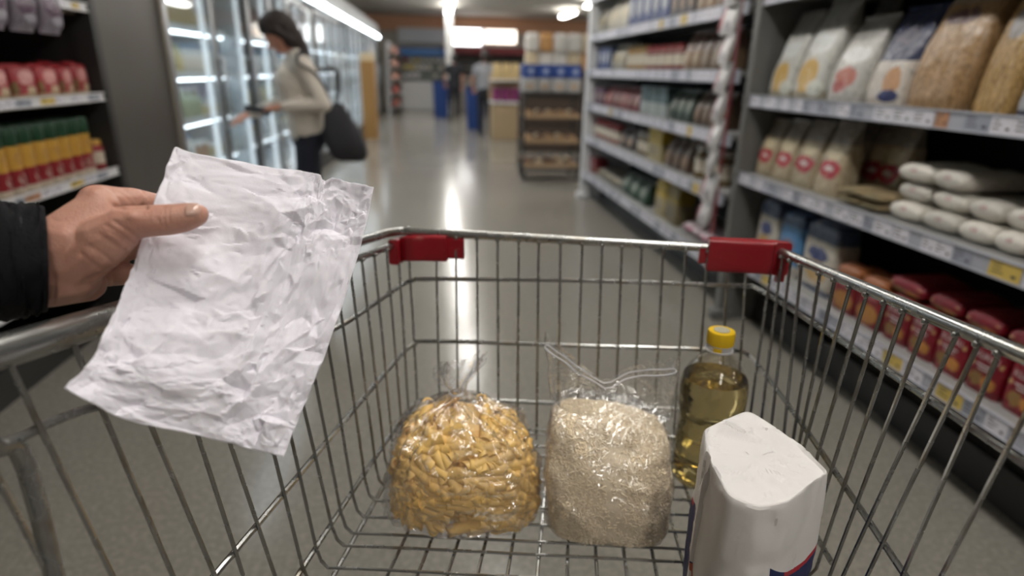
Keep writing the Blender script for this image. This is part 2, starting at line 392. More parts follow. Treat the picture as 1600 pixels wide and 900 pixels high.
# ---------------------------------------------------------------- the far end of the store
def rect(x0, y0, x1, y1, Yw, th):
    a, b = ony(x0, y1, Yw), ony(x1, y0, Yw); m_ = (a+b)/2
    return (m_[0], Yw, m_[2]), (abs(b[0]-a[0]), th, abs(b[2]-a[2]))
mb = MB(); c, s_ = rect(706, 46, 752, 70, 21.86, .14); mb.box(c, s_, 0, 0, .01); mb.box((c[0], c[1]+.02, c[2]), (s_[0]+.06, .1, s_[2]+.06), 1)
tag(mb.build('lightbox', [glow('lightbox_white', (1, 1, 1, 1), 5.0), M_alu]), 'bright white lit sign box on the back wall beside the white pillar', 'sign')
mb = MB(); c, s_ = rect(757, 48, 806, 67, 21.86, .14); mb.box(c, s_, 0, 0, .01); mb.box((c[0], c[1]+.02, c[2]), (s_[0]+.06, .1, s_[2]+.06), 1)
tag(mb.build('lightbox', [glow('lightbox_warm', (1, .88, .76, 1), 3.2), M_alu]), 'warm lit sign box on the back wall, farther from the white pillar', 'sign')
mb = MB(); c, s_ = rect(622, 45, 700, 66, 21.9, .1); mb.box(c, s_, 0, 0, .01)
tag(mb.build('sign_board', plain('pale_sign', srgb(196, 202, 208), .5)), 'pale sign board on the back wall under the brown fascia', 'sign')
# red fronted counter
cn = empty('service_counter', (1.75, 21.2, 0), 0, 'service counter under the dark red canopy at the back', 'counter')
mb = MB(); mb.box((0, .3, .5), (2.9, .8, 1.0), 0, 0, .02); mb.box((0, .25, 1.02), (3.0, .9, .05), 1, 0, .01); mb.build('counter_body', [plain('counter_grey', srgb(140, 134, 126), .5), plain('counter_top', srgb(190, 186, 178), .4)], cn)
mb = MB(); mb.box((0, .2, 1.87), (3.0, .7, .22), 0, 0, .03); mb.build('canopy', plain('canopy_red', srgb(112, 34, 40), .5), cn)
mb = MB(); mb.box((0, .55, 1.4), (2.9, .05, .72), 0); mb.box((0, .4, 1.35), (2.9, .3, .03), 1); mb.build('back_shelf', [plain('counter_dark', srgb(74, 70, 68), .6), M_shelf], cn)
# blue headed wall cabinet
wc = empty('wall_cabinet', (-.35, 21.3, 0), 0, 'grey wall cabinet with a blue header at the end of the aisle', 'refrigerator')
mb = MB(); mb.box((0, .3, .9), (1.5, .6, 1.5), 0); mb.box((0, .05, .45), (1.5, .4, .9), 1, 0, .02); mb.build('cabinet_body', [plain('cab_dark', srgb(120, 124, 126), .5), plain('cab_front', srgb(205, 206, 206), .4)], wc)
mb = MB(); mb.box((0, .1, 1.78), (1.5, .8, .26), 0, 0, .02); mb.build('header', plain('header_blue', srgb(46, 98, 158), .4), wc)
for z in (1.0, 1.25, 1.5):
    mb = MB(); mb.box((0, -.02, z), (1.46, .3, .02)); mb.build('shelf', M_shelf, wc, smooth=0)
rnd = random.Random(21)
cols = [srgb(200, 196, 180), srgb(206, 184, 104), srgb(150, 60, 56), srgb(214, 214, 216), srgb(96, 110, 96)]
for z, nm in ((1.01, 'lowest'), (1.26, 'middle'), (1.51, 'top')):
    for k in range(7):
        mb = MB(); h = rnd.uniform(.1, .18) if z < 1.5 else .12
        mb.loft([rrect(.12, .1, 0), rrect(.13, .11, h*.5), rrect(.12, .1, h*.9), rrect(.1, .08, h)])
        kk = rnd.randrange(5)
        tag(mb.build('tub', plain('tub_%d' % kk, cols[kk], .5), loc=(-.35-.6+.19*k, 21.24, z+.001)), 'small tub on the %s shelf of the blue headed wall cabinet' % nm, 'tub', 'tubs in the blue headed cabinet, %s shelf' % nm)
# stand of red and pink packs at the end of the coolers
es = empty('shelving_unit', (-1.0, 18.6, 0), R90, 'tall narrow stand of red and pink packs after the coolers', 'shelves')
mb = MB(); mb.box((.9, .35, 1.0), (1.8, .04, 2.0), 0); mb.box((-.021, .33, 1.0), (.04, .05, 2.0)); mb.box((1.821, .33, 1.0), (.04, .05, 2.0)); mb.build('stand_frame', M_postw, es, smooth=0)
SZ = [.25, .62, .98, 1.33, 1.68]
for z in SZ:
    mb = MB(); mb.box((.9, .164, z-.015), (1.76, .326, .03)); mb.build('shelf', M_shelf, es, smooth=0)
# yellow cardboard stand
ys = empty('cardboard_stand', (-1.24, 12.3, 0), 0, 'tall yellow cardboard display stand against the left coolers', 'display stand')
mb = MB(); mb.box((0, 0, .7), (.26, .3, 1.4), 0, 0, .01)
mb.build('stand_body', plain('yellow_card', srgb(160, 120, 68), .6), ys)
mb = MB(); mb.box((0, -.01, 1.47), (.26, .05, .14), 0, 0, .01); mb.build('topper', plain('cream_card', srgb(214, 196, 160), .6), ys)
# bread rack on castors
rk = empty('bread_rack', (1.02, 7.45, 0), 0, 'dark wheeled bread rack beside the white shelf end post', 'rack')
RW, RD = .72, .5
mb = MB()
for x in (.02, RW-.02):
    for y in (.02, RD-.02): mb.box((x, y, .555), (.03, .03, .95), 0, 0, .004)
for z in (.14, 1.02):
    for y in (.02, RD-.02): mb.box((RW/2, y, z), (RW, .025, .03))
    for x in (.02, RW-.02): mb.box((x, RD/2, z), (.025, RD, .03))
mb.build('rack_frame', plain('rack_metal', srgb(62, 60, 58), .4, metal=.6), rk)
RKZ = [.18, .47, .76]
for z in RKZ:
    mb = MB(); mb.box((RW/2, RD/2, z), (RW-.05, RD-.02, .016)); mb.box((RW/2, .0, z+.02), (RW-.06, .014, .05), 1, 0, .003)
    mb.box((RW/2, RD-.0, z+.02), (RW-.06, .014, .05), 1); mb.build('tray', [plain('rack_wire', srgb(90, 88, 84), .5, metal=.5), plain('tray_wood', srgb(168, 140, 108), .6)], rk)
for x in (.04, RW-.04):
    for y in (.04, RD-.04):
        mb = MB(); mb.box((x, y, .085), (.03, .03, .03)); n = 14
        mb.loft([[(x+d, y+.045*math.cos(2*PI*i/n), .045+.045*math.sin(2*PI*i/n)) for i in range(n)] for d in (-.012, .012)])
        mb.build('castor', M_gasket, rk)
rnd = random.Random(5)
for li, z in enumerate(RKZ):
    for r in range(2):
        for k in range(5):
            mb = MB(); L, w_ = .20, .1
            mb.loft([[(w_*(.5*math.sin(PI*min(.97, max(.03, t))))**.6*.62*math.cos(a), (t-.5)*L, .035+.038*(math.sin(PI*min(.97, max(.03, t))))**.6*math.sin(a)*(1 if math.sin(a) > 0 else .8)) for a in [2*PI*i/12 for i in range(12)]] for t in [0, .08, .2, .4, .6, .8, .92, 1]])
            kk = rnd.randrange(3)
            lv = ['lowest', 'middle', 'highest'][li]
            tag(mb.build('bread_loaf', plain('bread_%d' % kk, [srgb(178, 138, 96), srgb(206, 184, 152), srgb(120, 84, 58)][kk], .6), loc=(1.02+.09+.135*k, 7.45+.125+.24*r, z+.011)),
                'loaf of bread on the %s tray of the wheeled rack' % lv, 'bread', 'loaves on the %s rack tray' % lv)
# blue cartons standing on the rack's top frame
mb = MB(); mb.box((RW/2, RD/2, 1.041), (RW, RD, .012)); mb.build('top_board', plain('rack_wire', None), rk, smooth=0)
for k in range(4):
    wh = ('first from the aisle', 'second from the aisle', 'third from the aisle', 'nearest the white shelf post')[k]
    mb = MB(); mb.box((0, 0, .08), (.165, .3, .16), 0, 0, .012)
    tag(mb.build('carton', pack('pale_carton', srgb(172, 170, 168), [], [(.5, .4, .3, .2, srgb(176, 150, 120))]), loc=(1.02+.09+.178*k, 7.7, 1.047)), 'pale carton on the top board of the bread rack, '+wh, 'box', 'pale cartons on the bread rack')
    mb = MB(); mb.box((0, 0, .075), (.165, .3, .15), 0, 0, .006)
    tag(mb.build('carton', pack('blue_carton', srgb(30, 66, 140), [], [(.55, .5, .22, .2, srgb(160, 172, 200))]), loc=(1.02+.09+.178*k, 7.7, 1.2075)), 'blue carton stacked on the pale cartons of the rack, '+wh, 'box', 'blue cartons on the bread rack')
# low beige display with purple and beige packs, behind the rack
ds = empty('display_table', (1.05, 12.1, 0), 0, 'beige tiered display of packs beside the man in grey', 'display stand')
mb = MB(); mb.box((.3, .35, .34), (.56, .6, .68), 0, 0, .015); mb.build('display_base', plain('beige_card', srgb(172, 150, 118), .6), ds)
mb = MB(); mb.box((.3, .35, .70), (.62, .66, .04), 1, 0, .01); mb.box((.3, .62, .95), (.6, .04, .5), 0); mb.box((.3, .35, 1.1), (.6, .5, .03), 1, 0, .005); mb.build('display_shelf', [plain('beige_card', None), M_postw], ds)
for k in range(3):
    mb = MB(); mb.box((0, 0, .12), (.15, .2, .24), 0, 0, .01)
    tag(mb.build('carton', plain('purple_card', srgb(124, 44, 96), .5), loc=(1.05+.12+.18*k, 12.40, .721)), 'purple carton on the lower tier of the beige display', 'box', 'purple cartons on the beige display')
    mb = MB(); mb.loft([rrect(.15, .16, 0), rrect(.17, .18, .1), rrect(.15, .12, .24), rrect(.14, .03, .3)])
    tag(mb.build('grain_bag', plain('beige_bag', srgb(196, 172, 124), .5), loc=(1.05+.12+.18*k, 12.42, 1.117)), 'beige bag on the upper tier of the beige display', 'bag', 'beige bags on the beige display')
# tall orange and beige pallet display beyond the rack
pd = empty('pallet_display', (1.45, 10.4, 0), 0, 'wooden crate tower heaped with beige bags beyond the bread rack', 'display stand')
mb = MB()
for k in range(3): mb.box((.55, .4, .22+.44*k), (1.1, .8, .42), 0, 0, .01)
mb.build('crate', plain('crate_wood', srgb(74, 60, 50), .7), pd)
rnd = random.Random(3)
for r in range(2):
    for k in range(5):
        mb = MB(); mb.loft([rrect(.19, .22, 0), rrect(.22, .25, .08), rrect(.2, .2, .22), rrect(.18, .05, .28)])
        kk = rnd.randrange(3)
        tag(mb.build('grain_bag', plain('heap_bag_%d' % kk, [srgb(206, 190, 160), srgb(196, 148, 92), srgb(214, 210, 204)][kk], .5), loc=(1.58+.235*k, 10.68, 1.31+.285*r)),
            'bag in the %s row on the crate tower' % ('upper', 'lower')[1-r], 'bag', 'bags on the crate tower, %s row' % ('upper', 'lower')[1-r])
# blue bins beside the two men
for (x, y, h, lab) in ((.14, 18.0, .92, 'tall blue bin beside the man in black'), (.88, 14.4, .86, 'tall blue bin beside the man in grey')):
    b = empty('blue_bin', (x, y, 0), 0, lab, 'bin', 'blue bins in the aisle')
    mb = MB(); mb.loft([rrect(.36, .4, 0, .3), rrect(.38, .42, .04, .3), rrect(.44, .5, h, .3), rrect(.46, .52, h, .3), rrect(.46, .52, h+.04, .3)]); mb.build('bin_body', plain('bin_blue', srgb(26, 60, 122), .45), b)
    mb = MB(); mb.box((0, 0, h+.07), (.42, .46, .06), 0, 0, .02); mb.build('lid', plain('bin_lid', srgb(40, 40, 52), .5), b)
# ---------------------------------------------------------------- goods on the shelves
def ysolve(px, x, z):
    """how far along the aisle a goods edge seen at column px stands, on the line x, z"""
    lo, hi = .3, 30.0
    def col(y):
        c = CM.T @ (np.array([x, y, z])-CC); return 800+F*c[0]/-c[2]
    s_ = 1 if col(lo) > col(hi) else -1
    for _ in range(50):
        m_ = (lo+hi)/2
        if (col(m_)-px)*s_ > 0: lo = m_
        else: hi = m_
    return (lo+hi)/2
def wob(v, a, sc, seed=0):
    q = Vector((v[0]*sc+seed*3.7, v[1]*sc, v[2]*sc)); n_ = mnoise.noise_vector(q)
    return (v[0]+a*n_[0], v[1]+a*n_[1], v[2]+a*n_[2]*.4 if v[2] > .004 else v[2])
def pouch(w_, d, h, seed=0, lean=0.0, neck=.82):
    """standing pillow bag with a crimped seal on top, leaning back a little"""
    mb = MB(); rings = []
    for t, ww, dd in ((0, .9, .86), (.03, .97, .96), (.12, 1, 1.02), (.3, 1.0, 1.04), (.5, .98, .92), (.66, .95, .72), (.8, .92, .46), (neck+.08, .9, .16), (neck+.10, .93, .05), (1, .95, .04)):
        r = rrect(w_*ww, d*dd, h*t, .45, 28)
        rings.append([wob((p[0], p[1]+math.tan(lean)*h*t, p[2]), w_*.035, 7/w_*.3, seed) for p in r])
    mb.loft(rings); return mb
def brick(w_, d, h, seed=0):
    """soft filled pack with a folded top"""
    mb = MB(); rings = []
    for t, k in ((0, .94), (.04, 1), (.25, 1.03), (.6, 1.02), (.86, .99), (.95, .93), (1, .72)):
        rings.append([wob(p, w_*.03, 4/w_*.3, seed) for p in rrect(w_*k, d*k, h*t, .3, 28)])
    mb.loft(rings)
    mb.box((0, 0, h+.003), (w_*.86, d*.12, .008), 0, 0, .002); return mb
def cushion(w_, L, h, seed=0, blunt=False):
    """filled plastic packet lying on its side, flat seals at both ends; L along Y"""
    mb = MB(); rings = []
    for t, k, ww in ((0, .30, .80), (.012, .62, .9), (.04, .86, .97), (.1, 1, 1), (.35, 1.04, 1.02), (.65, 1.04, 1.02), (.9, 1, 1), (.96, .86, .97), (.988, .62, .9), (1, .3, .8)) if blunt else ((0, .05, .92), (.045, .06, .95), (.07, .35, .96), (.16, .8, 1), (.35, 1, 1.02), (.65, 1, 1.02), (.84, .8, 1), (.93, .35, .96), (.955, .06, .95), (1, .05, .92)):
        ring = []
        for i in range(24):
            a = 2*PI*i/24; c, s_ = math.cos(a), math.sin(a)
            ring.append(wob((w_/2*ww*math.copysign(abs(c)**.7, c), (t-.5)*L, h/2+h/2*k*math.copysign(abs(s_)**.7, s_)), w_*.02, 2.2/w_*.4, seed))
        rings.append(ring)
    mb.loft(rings); return mb
def carton(w_, d, h):
    mb = MB(); mb.box((0, 0, h/2), (w_, d, h), 0, 0, .004); mb.box((0, 0, h+.0008), (w_*.96, d*.5, .0016)); return mb
def jar(r, h, m=(0, 1, 2)):
    mb = MB(); mb.lathe([(r*.9, 0), (r, .006), (r, h*.2), (r, h*.62), (r, h*.74), (r*.8, h*.82), (r*.8, h*.84), (r*.86, h*.845), (r*.86, h*.98), (r*.8, h)], 20, [m[0], m[0], m[1], m[0], m[0], m[0], m[2], m[2], m[2]]); return mb
ORD = ['first', 'second', 'third', 'fourth', 'fifth', 'sixth', 'seventh', 'eighth', 'ninth', 'tenth', 'eleventh', 'twelfth', 'thirteenth', 'fourteenth', 'fifteenth', 'sixteenth']
def put(o, x, y, z, rz, label, cat, group=None):
    o.location = (x, y, z); o.rotation_euler = (0, 0, rz); return tag(o, label, cat, group)
RJ = random.Random(11)

# near right bay, upper shelf of tall bags
ZT = [z+.0232 for z in RZ_NEAR]; xo = XF+.10
cream, tan = srgb(196, 194, 180), srgb(172, 138, 92)
P1 = pack('bag_white_pasta', srgb(188, 188, 182), [(.0, .09, srgb(150, 142, 122)), (.72, 1.01, srgb(150, 148, 142))], [(.45, .25, .3, .17, srgb(196, 160, 88)), (.75, .12, .2, .1, srgb(204, 206, 196)), (.45, .56, .4, .1, srgb(206, 208, 206))], .3)
P2 = pack('bag_white_red', srgb(180, 178, 172), [(.72, 1.01, srgb(148, 146, 140))], [(.5, .3, .3, .12, srgb(178, 110, 96)), (.5, .55, .38, .1, srgb(210, 212, 210)), (.4, .18, .2, .06, srgb(160, 66, 60))], .3)
P3 = pack('bag_navy', srgb(34, 44, 76), [(.0, .45, srgb(196, 188, 178))], [(.62, .26, .22, .14, srgb(186, 140, 98)), (.62, .1, .22, .07, srgb(40, 46, 92)), (.5, .7, .3, .08, srgb(70, 66, 84))], .25)
P4 = pack('bag_grain_brown', srgb(176, 142, 102), [(.82, 1.01, srgb(168, 152, 128))], [(.45, .72, .3, .06, srgb(92, 62, 62))], .28, (srgb(128, 98, 64), 26), .8)
P5 = pack('bag_grain_yellow', srgb(184, 150, 96), [(.86, 1.01, srgb(160, 140, 100))], [(.4, .68, .22, .12, srgb(150, 146, 144))], .28, (srgb(136, 102, 54), 24), .8)
P6 = pack('bag_dark_blue', srgb(46, 50, 72), [(.05, .4, srgb(168, 168, 172))], [(.6, .2, .2, .14, srgb(40, 52, 96))], .3)
for (a, b, h, m, lab) in ((1196, 1232, .37, P1, 'tall white pasta bag with yellow picture, nearest the grey divider post'), (1234, 1282, .40, P1, 'tall white pasta bag with yellow picture, second from the grey divider post'),
                          (1286, 1342, .32, P2, 'white bag with reddish picture beside the navy bag'), (1345, 1408, .335, P3, 'navy topped bag with white lower half on the upper shelf'),
                          (1408, 1492, .39, P4, 'big clear bag of brown grain on the upper shelf, beside the navy bag'), (1500, 1562, .37, P5, 'big bag of yellow grain between brown grain and dark blue bag'),
                          (1568, 1640, .31, P6, 'dark blue bag cut by the photo edge on the upper shelf')):
    z = ZT[2]; y0, y1 = ysolve(a, xo-.06, z), ysolve(b, xo-.06, z); wd = abs(y0-y1)
    put(pouch(wd*.97, min(.15, wd*.6), h, RJ.randrange(99), .16, .86).build('grain_bag' if m in (P4, P5) else 'pasta_bag', m), xo+.0, (y0+y1)/2, z, -R90, lab, 'bag')
for k in range(2):
    y0 = ysolve((1262, 1340)[k], xo-.06, ZT[2])
    put(pouch(.15, .09, (.41, .34)[k], 50+k, .16, .86).build('pasta_bag', P2), xo+.17, y0, ZT[2], -R90, ('grey white bag standing behind the second pasta bag', 'pale bag standing behind the navy topped bag')[k], 'bag')
# near right bay, middle shelf
Q1 = pack('bag_clear_red_label', srgb(178, 164, 138), [(.7, 1.01, srgb(132, 124, 114))], [(.5, .36, .4, .13, srgb(160, 36, 52)), (.5, .37, .2, .04, srgb(214, 190, 186)), (.5, .58, .3, .1, srgb(198, 184, 152))], .25, (srgb(150, 134, 106), 20), .7)
zm = ZT[1]
for k, (a, b) in enumerate(((1176, 1200), (1201, 1228), (1229, 1264), (1265, 1302))):
    y0, y1 = ysolve(a, xo-.05, zm), ysolve(b, xo-.05, zm)
    put(pouch(abs(y1-y0)*.96, .1, .27+.01*k, 20+k, .1, .84).build('grain_bag', Q1), xo, (y0+y1)/2, zm, -R90, '%s clear bag with red label from the divider post, middle shelf' % ORD[k].capitalize(), 'bag', 'clear bags with red labels')
for k, px in enumerate((1262, 1296, 1318)):
    put(pouch(.15, .1, .31, 30+k, .1, .84).build('grain_bag', Q1), xo+.15, ysolve(px, xo-.05, zm), zm, -R90, '%s bag in the row behind the red labelled clear bags' % ORD[k].capitalize(), 'bag', 'bags behind the red labelled ones')
NF = pack('flat_pack', srgb(150, 134, 104), [], [(.5, .5, .3, .3, srgb(120, 112, 84))], .3)
for r in range(2):
    for k, (a, b) in enumerate(((1310, 1343), (1345, 1378))):
        y0, y1 = ysolve(a, XF+.05, zm), ysolve(b, XF+.05, zm)
        put(cushion(abs(y1-y0)*.97, .22, .032, k+r*5).build('noodle_pack', NF), XF+.135, (y0+y1)/2, zm+.002+.034*r, -R90, '%s flat beige pack from the red labelled bags, %s of the two layers' % (ORD[k].capitalize(), ('bottom', 'top')[r]), 'packet', 'flat beige packs')
SG = pack('sugar_film', srgb(206, 202, 192), [], [(.5, .62, .1, .1, srgb(180, 150, 146))], .3, None, .3)
edges = [1381, 1432, 1486, 1541, 1592]
for r, cols_ in enumerate(((0, 1, 2, 3), (0, 1, 2, 3), (0, 1))):
    for k in cols_:
        y0, y1 = ysolve(edges[k], XF+.04, zm), ysolve(edges[k+1], XF+.04, zm)
        put(cushion(abs(y1-y0)*.955, .25, .062, 7*k+r, True).build('sugar_pack', SG), XF+.17+(.02 if r == 1 else 0), (y0+y1)/2, zm+.004+.0665*r, -R90+RJ.uniform(-.05, .05),
            'white sugar packet, %s column from the flat packs, %s layer of the stack' % (ORD[k], ('bottom', 'middle', 'top')[r]), 'packet', 'stacked white sugar packets')
RP = pack('red_white_pack', srgb(140, 34, 46), [], [(.5, .5, .3, .45, srgb(196, 186, 180))], .3)
for r in range(3):
    for k, (a, b) in enumerate(((1596, 1650), (1654, 1716))):
        y0, y1 = ysolve(a, XF+.04, zm), ysolve(b, XF+.04, zm)
        put(cushion(abs(y1-y0)*.97, .24, .064, 70+r+3*k, True).build('rice_pack', RP), XF+.155, (y0+y1)/2, zm+.004+.068*r, -R90, 'red and white pack beside the sugar packets, %s layer%s' % (('bottom', 'middle', 'top')[r], '' if k == 0 else ', beyond the photo edge'), 'packet', 'red and white packs')
# near right bay, lowest shelf
zl = ZT[0]
B1 = pack('bag_blue_white', srgb(192, 186, 174), [(.74, 1.01, srgb(66, 82, 110)), (.0, .07, srgb(40, 60, 100))], [(.5, .55, .3, .1, srgb(52, 66, 116)), (.5, .3, .34, .16, srgb(190, 156, 100))], .35)
B2 = pack('bag_light_blue', srgb(84, 132, 178), [(.78, 1.01, srgb(58, 78, 110)), (0, .2, srgb(186, 180, 168))], [(.5, .5, .25, .08, srgb(140, 110, 120))], .35)
for k, (a, b, m, h, lab) in enumerate(((1172, 1202, B1, .31, 'white flour bag with blue top beside the divider post, lowest shelf'), (1204, 1238, B2, .29, 'light blue flour bag between two white ones, lowest shelf'),
                                       (1240, 1290, B1, .30, 'white and blue flour bag beside the orange red packs, lowest shelf'))):
    y0, y1 = ysolve(a, XF+.06, zl), ysolve(b, XF+.06, zl)
    put(brick(abs(y1-y0)*.93, .12, h, 40+k).build('flour_bag', m), XF+.13, (y0+y1)/2, zl, -R90, lab, 'bag')
O1 = pack('pack_orange_red', srgb(122, 26, 36), [(.74, 1.01, srgb(156, 96, 56))], [(.5, .26, .4, .2, srgb(176, 124, 62)), (.5, .6, .3, .06, srgb(160, 92, 96))], .3)
O2 = pack('pack_red', srgb(124, 16, 34), [(.9, 1.01, srgb(140, 40, 44))], [(.33, .25, .2, .12, srgb(138, 108, 60)), (.68, .24, .2, .12, srgb(190, 132, 64)), (.12, .5, .06, .04, srgb(196, 160, 110)), (.9, .62, .05, .04, srgb(196, 160, 110))], .28)
def lettering(word, size, mat):
    cu = bpy.data.curves.new('lettering', 'FONT'); cu.body = word; cu.size = size; cu.extrude = .0004; cu.align_x = 'CENTER'; cu.align_y = 'CENTER'; cu.shear = .12
    t = bpy.data.objects.new('lettering', cu); C.objects.link(t); me = bpy.data.meshes.new_from_object(t.evaluated_get(bpy.context.evaluated_depsgraph_get()))
    bpy.data.objects.remove(t); me.materials.clear(); me.materials.append(mat); return me
ink_w = plain('print_white', srgb(206, 190, 190), .5)
word_me = lettering('KUKSU', .036, ink_w)
small_me = lettering('aaaaaaaaa', .010, ink_w)
small_me.name = 'small print'
for k, (a, b, m) in enumerate(((1294, 1328, O1), (1330, 1368, O1), (1372, 1408, O2), (1410, 1448, O2), (1450, 1496, O2), (1500, 1552, O2), (1556, 1616, O2), (1622, 1690, O2))):
    y0, y1 = ysolve(a, XF+.04, zl), ysolve(b, XF+.04, zl); wd = abs(y1-y0)*.97
    lab = ('%s orange topped red pack from the flour bags, lowest shelf' % ORD[k].capitalize()) if m is O1 else ('%s all red pack after the orange topped packs, front row' % ORD[k-2].capitalize())
    o = put(brick(wd, .09, .168 if m is O2 else .185, 60+k).build('snack_pack', m), XF+.09, (y0+y1)/2, zl, -R90, lab, 'packet', 'red packs on the lowest shelf')
    if m is O2:
        t = bpy.data.objects.new('lettering', word_me); C.objects.link(t); t.parent = o; t.location = (0, -.0495, .118); t.rotation_euler = (PI/2, 0, 0); s_ = min(1, wd*.8/.13); t.scale = (s_, s_, 1)
        mb = MB(); mb.box((0, 0, 0), (wd*.5, .001, .005)); mb.box((0, 0, -.012), (wd*.35, .001, .004)); mb.build('print_line', ink_w, o, (0, -.0492, .09), smooth=0)
    o2 = put(brick(wd, .09, .16, 80+k).build('snack_pack', m), XF+.19, (y0+y1)/2+.01, zl, -R90, '%s red pack in the row behind, counted from the flour bags' % ORD[k].capitalize(), 'packet', 'red packs on the lowest shelf, row behind')
for k, (a, b) in enumerate(((1385, 1440), (1446, 1496), (1502, 1560), (1566, 1640))):
    y0, y1 = ysolve(a, XF+.05, zl+.17), ysolve(b, XF+.05, zl+.17)
    put(cushion(abs(y1-y0)*.95, .2, .06, 90+k, True).build('snack_pack', O2), XF+.15, (y0+y1)/2, zl+.176, -R90, '%s red pack lying flat on top of the upright red packs' % ORD[k].capitalize(), 'packet', 'red packs lying on top')

# far right bay: generic rows, (first column, last column, number, kind, material, height, depth, description)
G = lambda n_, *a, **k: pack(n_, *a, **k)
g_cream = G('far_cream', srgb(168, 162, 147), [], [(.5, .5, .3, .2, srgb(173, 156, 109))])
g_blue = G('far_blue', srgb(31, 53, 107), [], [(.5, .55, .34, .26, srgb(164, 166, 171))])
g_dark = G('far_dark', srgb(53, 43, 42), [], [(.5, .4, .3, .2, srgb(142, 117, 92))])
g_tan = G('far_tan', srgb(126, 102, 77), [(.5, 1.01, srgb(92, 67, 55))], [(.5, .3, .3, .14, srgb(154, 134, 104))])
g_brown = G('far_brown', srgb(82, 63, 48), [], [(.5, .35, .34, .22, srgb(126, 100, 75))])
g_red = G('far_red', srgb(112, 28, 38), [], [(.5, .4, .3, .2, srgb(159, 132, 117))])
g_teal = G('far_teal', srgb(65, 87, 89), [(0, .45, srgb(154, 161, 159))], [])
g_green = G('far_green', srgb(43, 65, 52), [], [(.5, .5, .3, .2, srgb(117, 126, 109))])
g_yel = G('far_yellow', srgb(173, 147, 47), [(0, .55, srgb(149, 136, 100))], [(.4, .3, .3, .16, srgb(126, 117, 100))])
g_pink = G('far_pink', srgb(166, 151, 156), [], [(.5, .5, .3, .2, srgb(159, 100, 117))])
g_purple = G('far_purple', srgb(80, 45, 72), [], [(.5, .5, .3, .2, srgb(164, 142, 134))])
jl = [plain('jar_lid_%d' % i, c, .4) for i, c in enumerate((srgb(150, 40, 44), srgb(196, 190, 182), srgb(150, 120, 60)))]
jb = [plain('jar_body_%d' % i, c, .25) for i, c in enumerate((srgb(120, 52, 44), srgb(104, 88, 60), srgb(150, 118, 72)))]
jp = plain('jar_paper', srgb(196, 188, 172), .5)
LV = ['bottom deck', 'second shelf up', 'third shelf up', 'fourth shelf up', 'fifth shelf up']
ROWS = [
 (4, 922, 950, 4, 'pouch', g_cream, .24, .10, 'cream bag'), (4, 951, 980, 3, 'pouch', g_cream, .28, .10, 'tall cream bag'), (4, 982, 1046, 5, 'carton', g_blue, .26, .12, 'blue and white carton'),
 (4, 1048, 1086, 3, 'carton', g_dark, .24, .12, 'dark carton'), (4, 1088, 1150, 4, 'pouch', g_tan, .26, .1, 'tan bag'),
 (3, 921, 956, 4, 'carton', g_blue, .20, .12, 'blue carton'), (3, 957, 974, 2, 'pouch', g_cream, .21, .1, 'pale blue white bag'), (3, 976, 1004, 3, 'jar', 2, .19, 0, 'jar with a gold lid'),
 (3, 1005, 1062, 5, 'jar', 0, .17, 0, 'reddish jar'), (3, 1066, 1142, 5, 'pouch', g_tan, .23, .11, 'brown topped tan bag'),
 (2, 920, 944, 3, 'carton', g_purple, .16, .12, 'purple carton'), (2, 945, 998, 6, 'pouch', g_red, .18, .1, 'red and cream bag'), (2, 1000, 1042, 3, 'carton', g_teal, .21, .12, 'teal and white carton'),
 (2, 1045, 1080, 3, 'pouch', g_green, .2, .1, 'dark green bag'), (2, 1083, 1132, 4, 'pouch', g_brown, .2, .11, 'brown bag'),
 (1, 918, 964, 5, 'jar', 0, .17, 0, 'red jar'), (1, 966, 990, 2, 'pouch', g_dark, .17, .1, 'dark bag'), (1, 992, 1010, 2, 'jar', 1, .17, 0, 'olive jar'), (1, 1012, 1034, 1, 'carton', g_yel, .23, .13, 'yellow sided carton'),
 (1, 1038, 1075, 3, 'pouch', g_brown, .2, .1, 'brown paper bag'), (1, 1078, 1126, 3, 'jar', 1, .2, 0, 'tall dark jar'),
 (0, 906, 930, 2, 'carton', g_red, .15, .14, 'red carton'), (0, 932, 968, 3, 'cushion', g_cream, .08, .24, 'beige pack lying flat'), (0, 970, 1010, 3, 'pouch', g_green, .18, .12, 'green bag'),
 (0, 1022, 1058, 2, 'brick', g_yel, .26, .14, 'yellow topped paper bag'), (0, 1064, 1114, 2, 'cushion', g_pink, .075, .22, 'pink and white pack lying flat'),
]
sd = 100
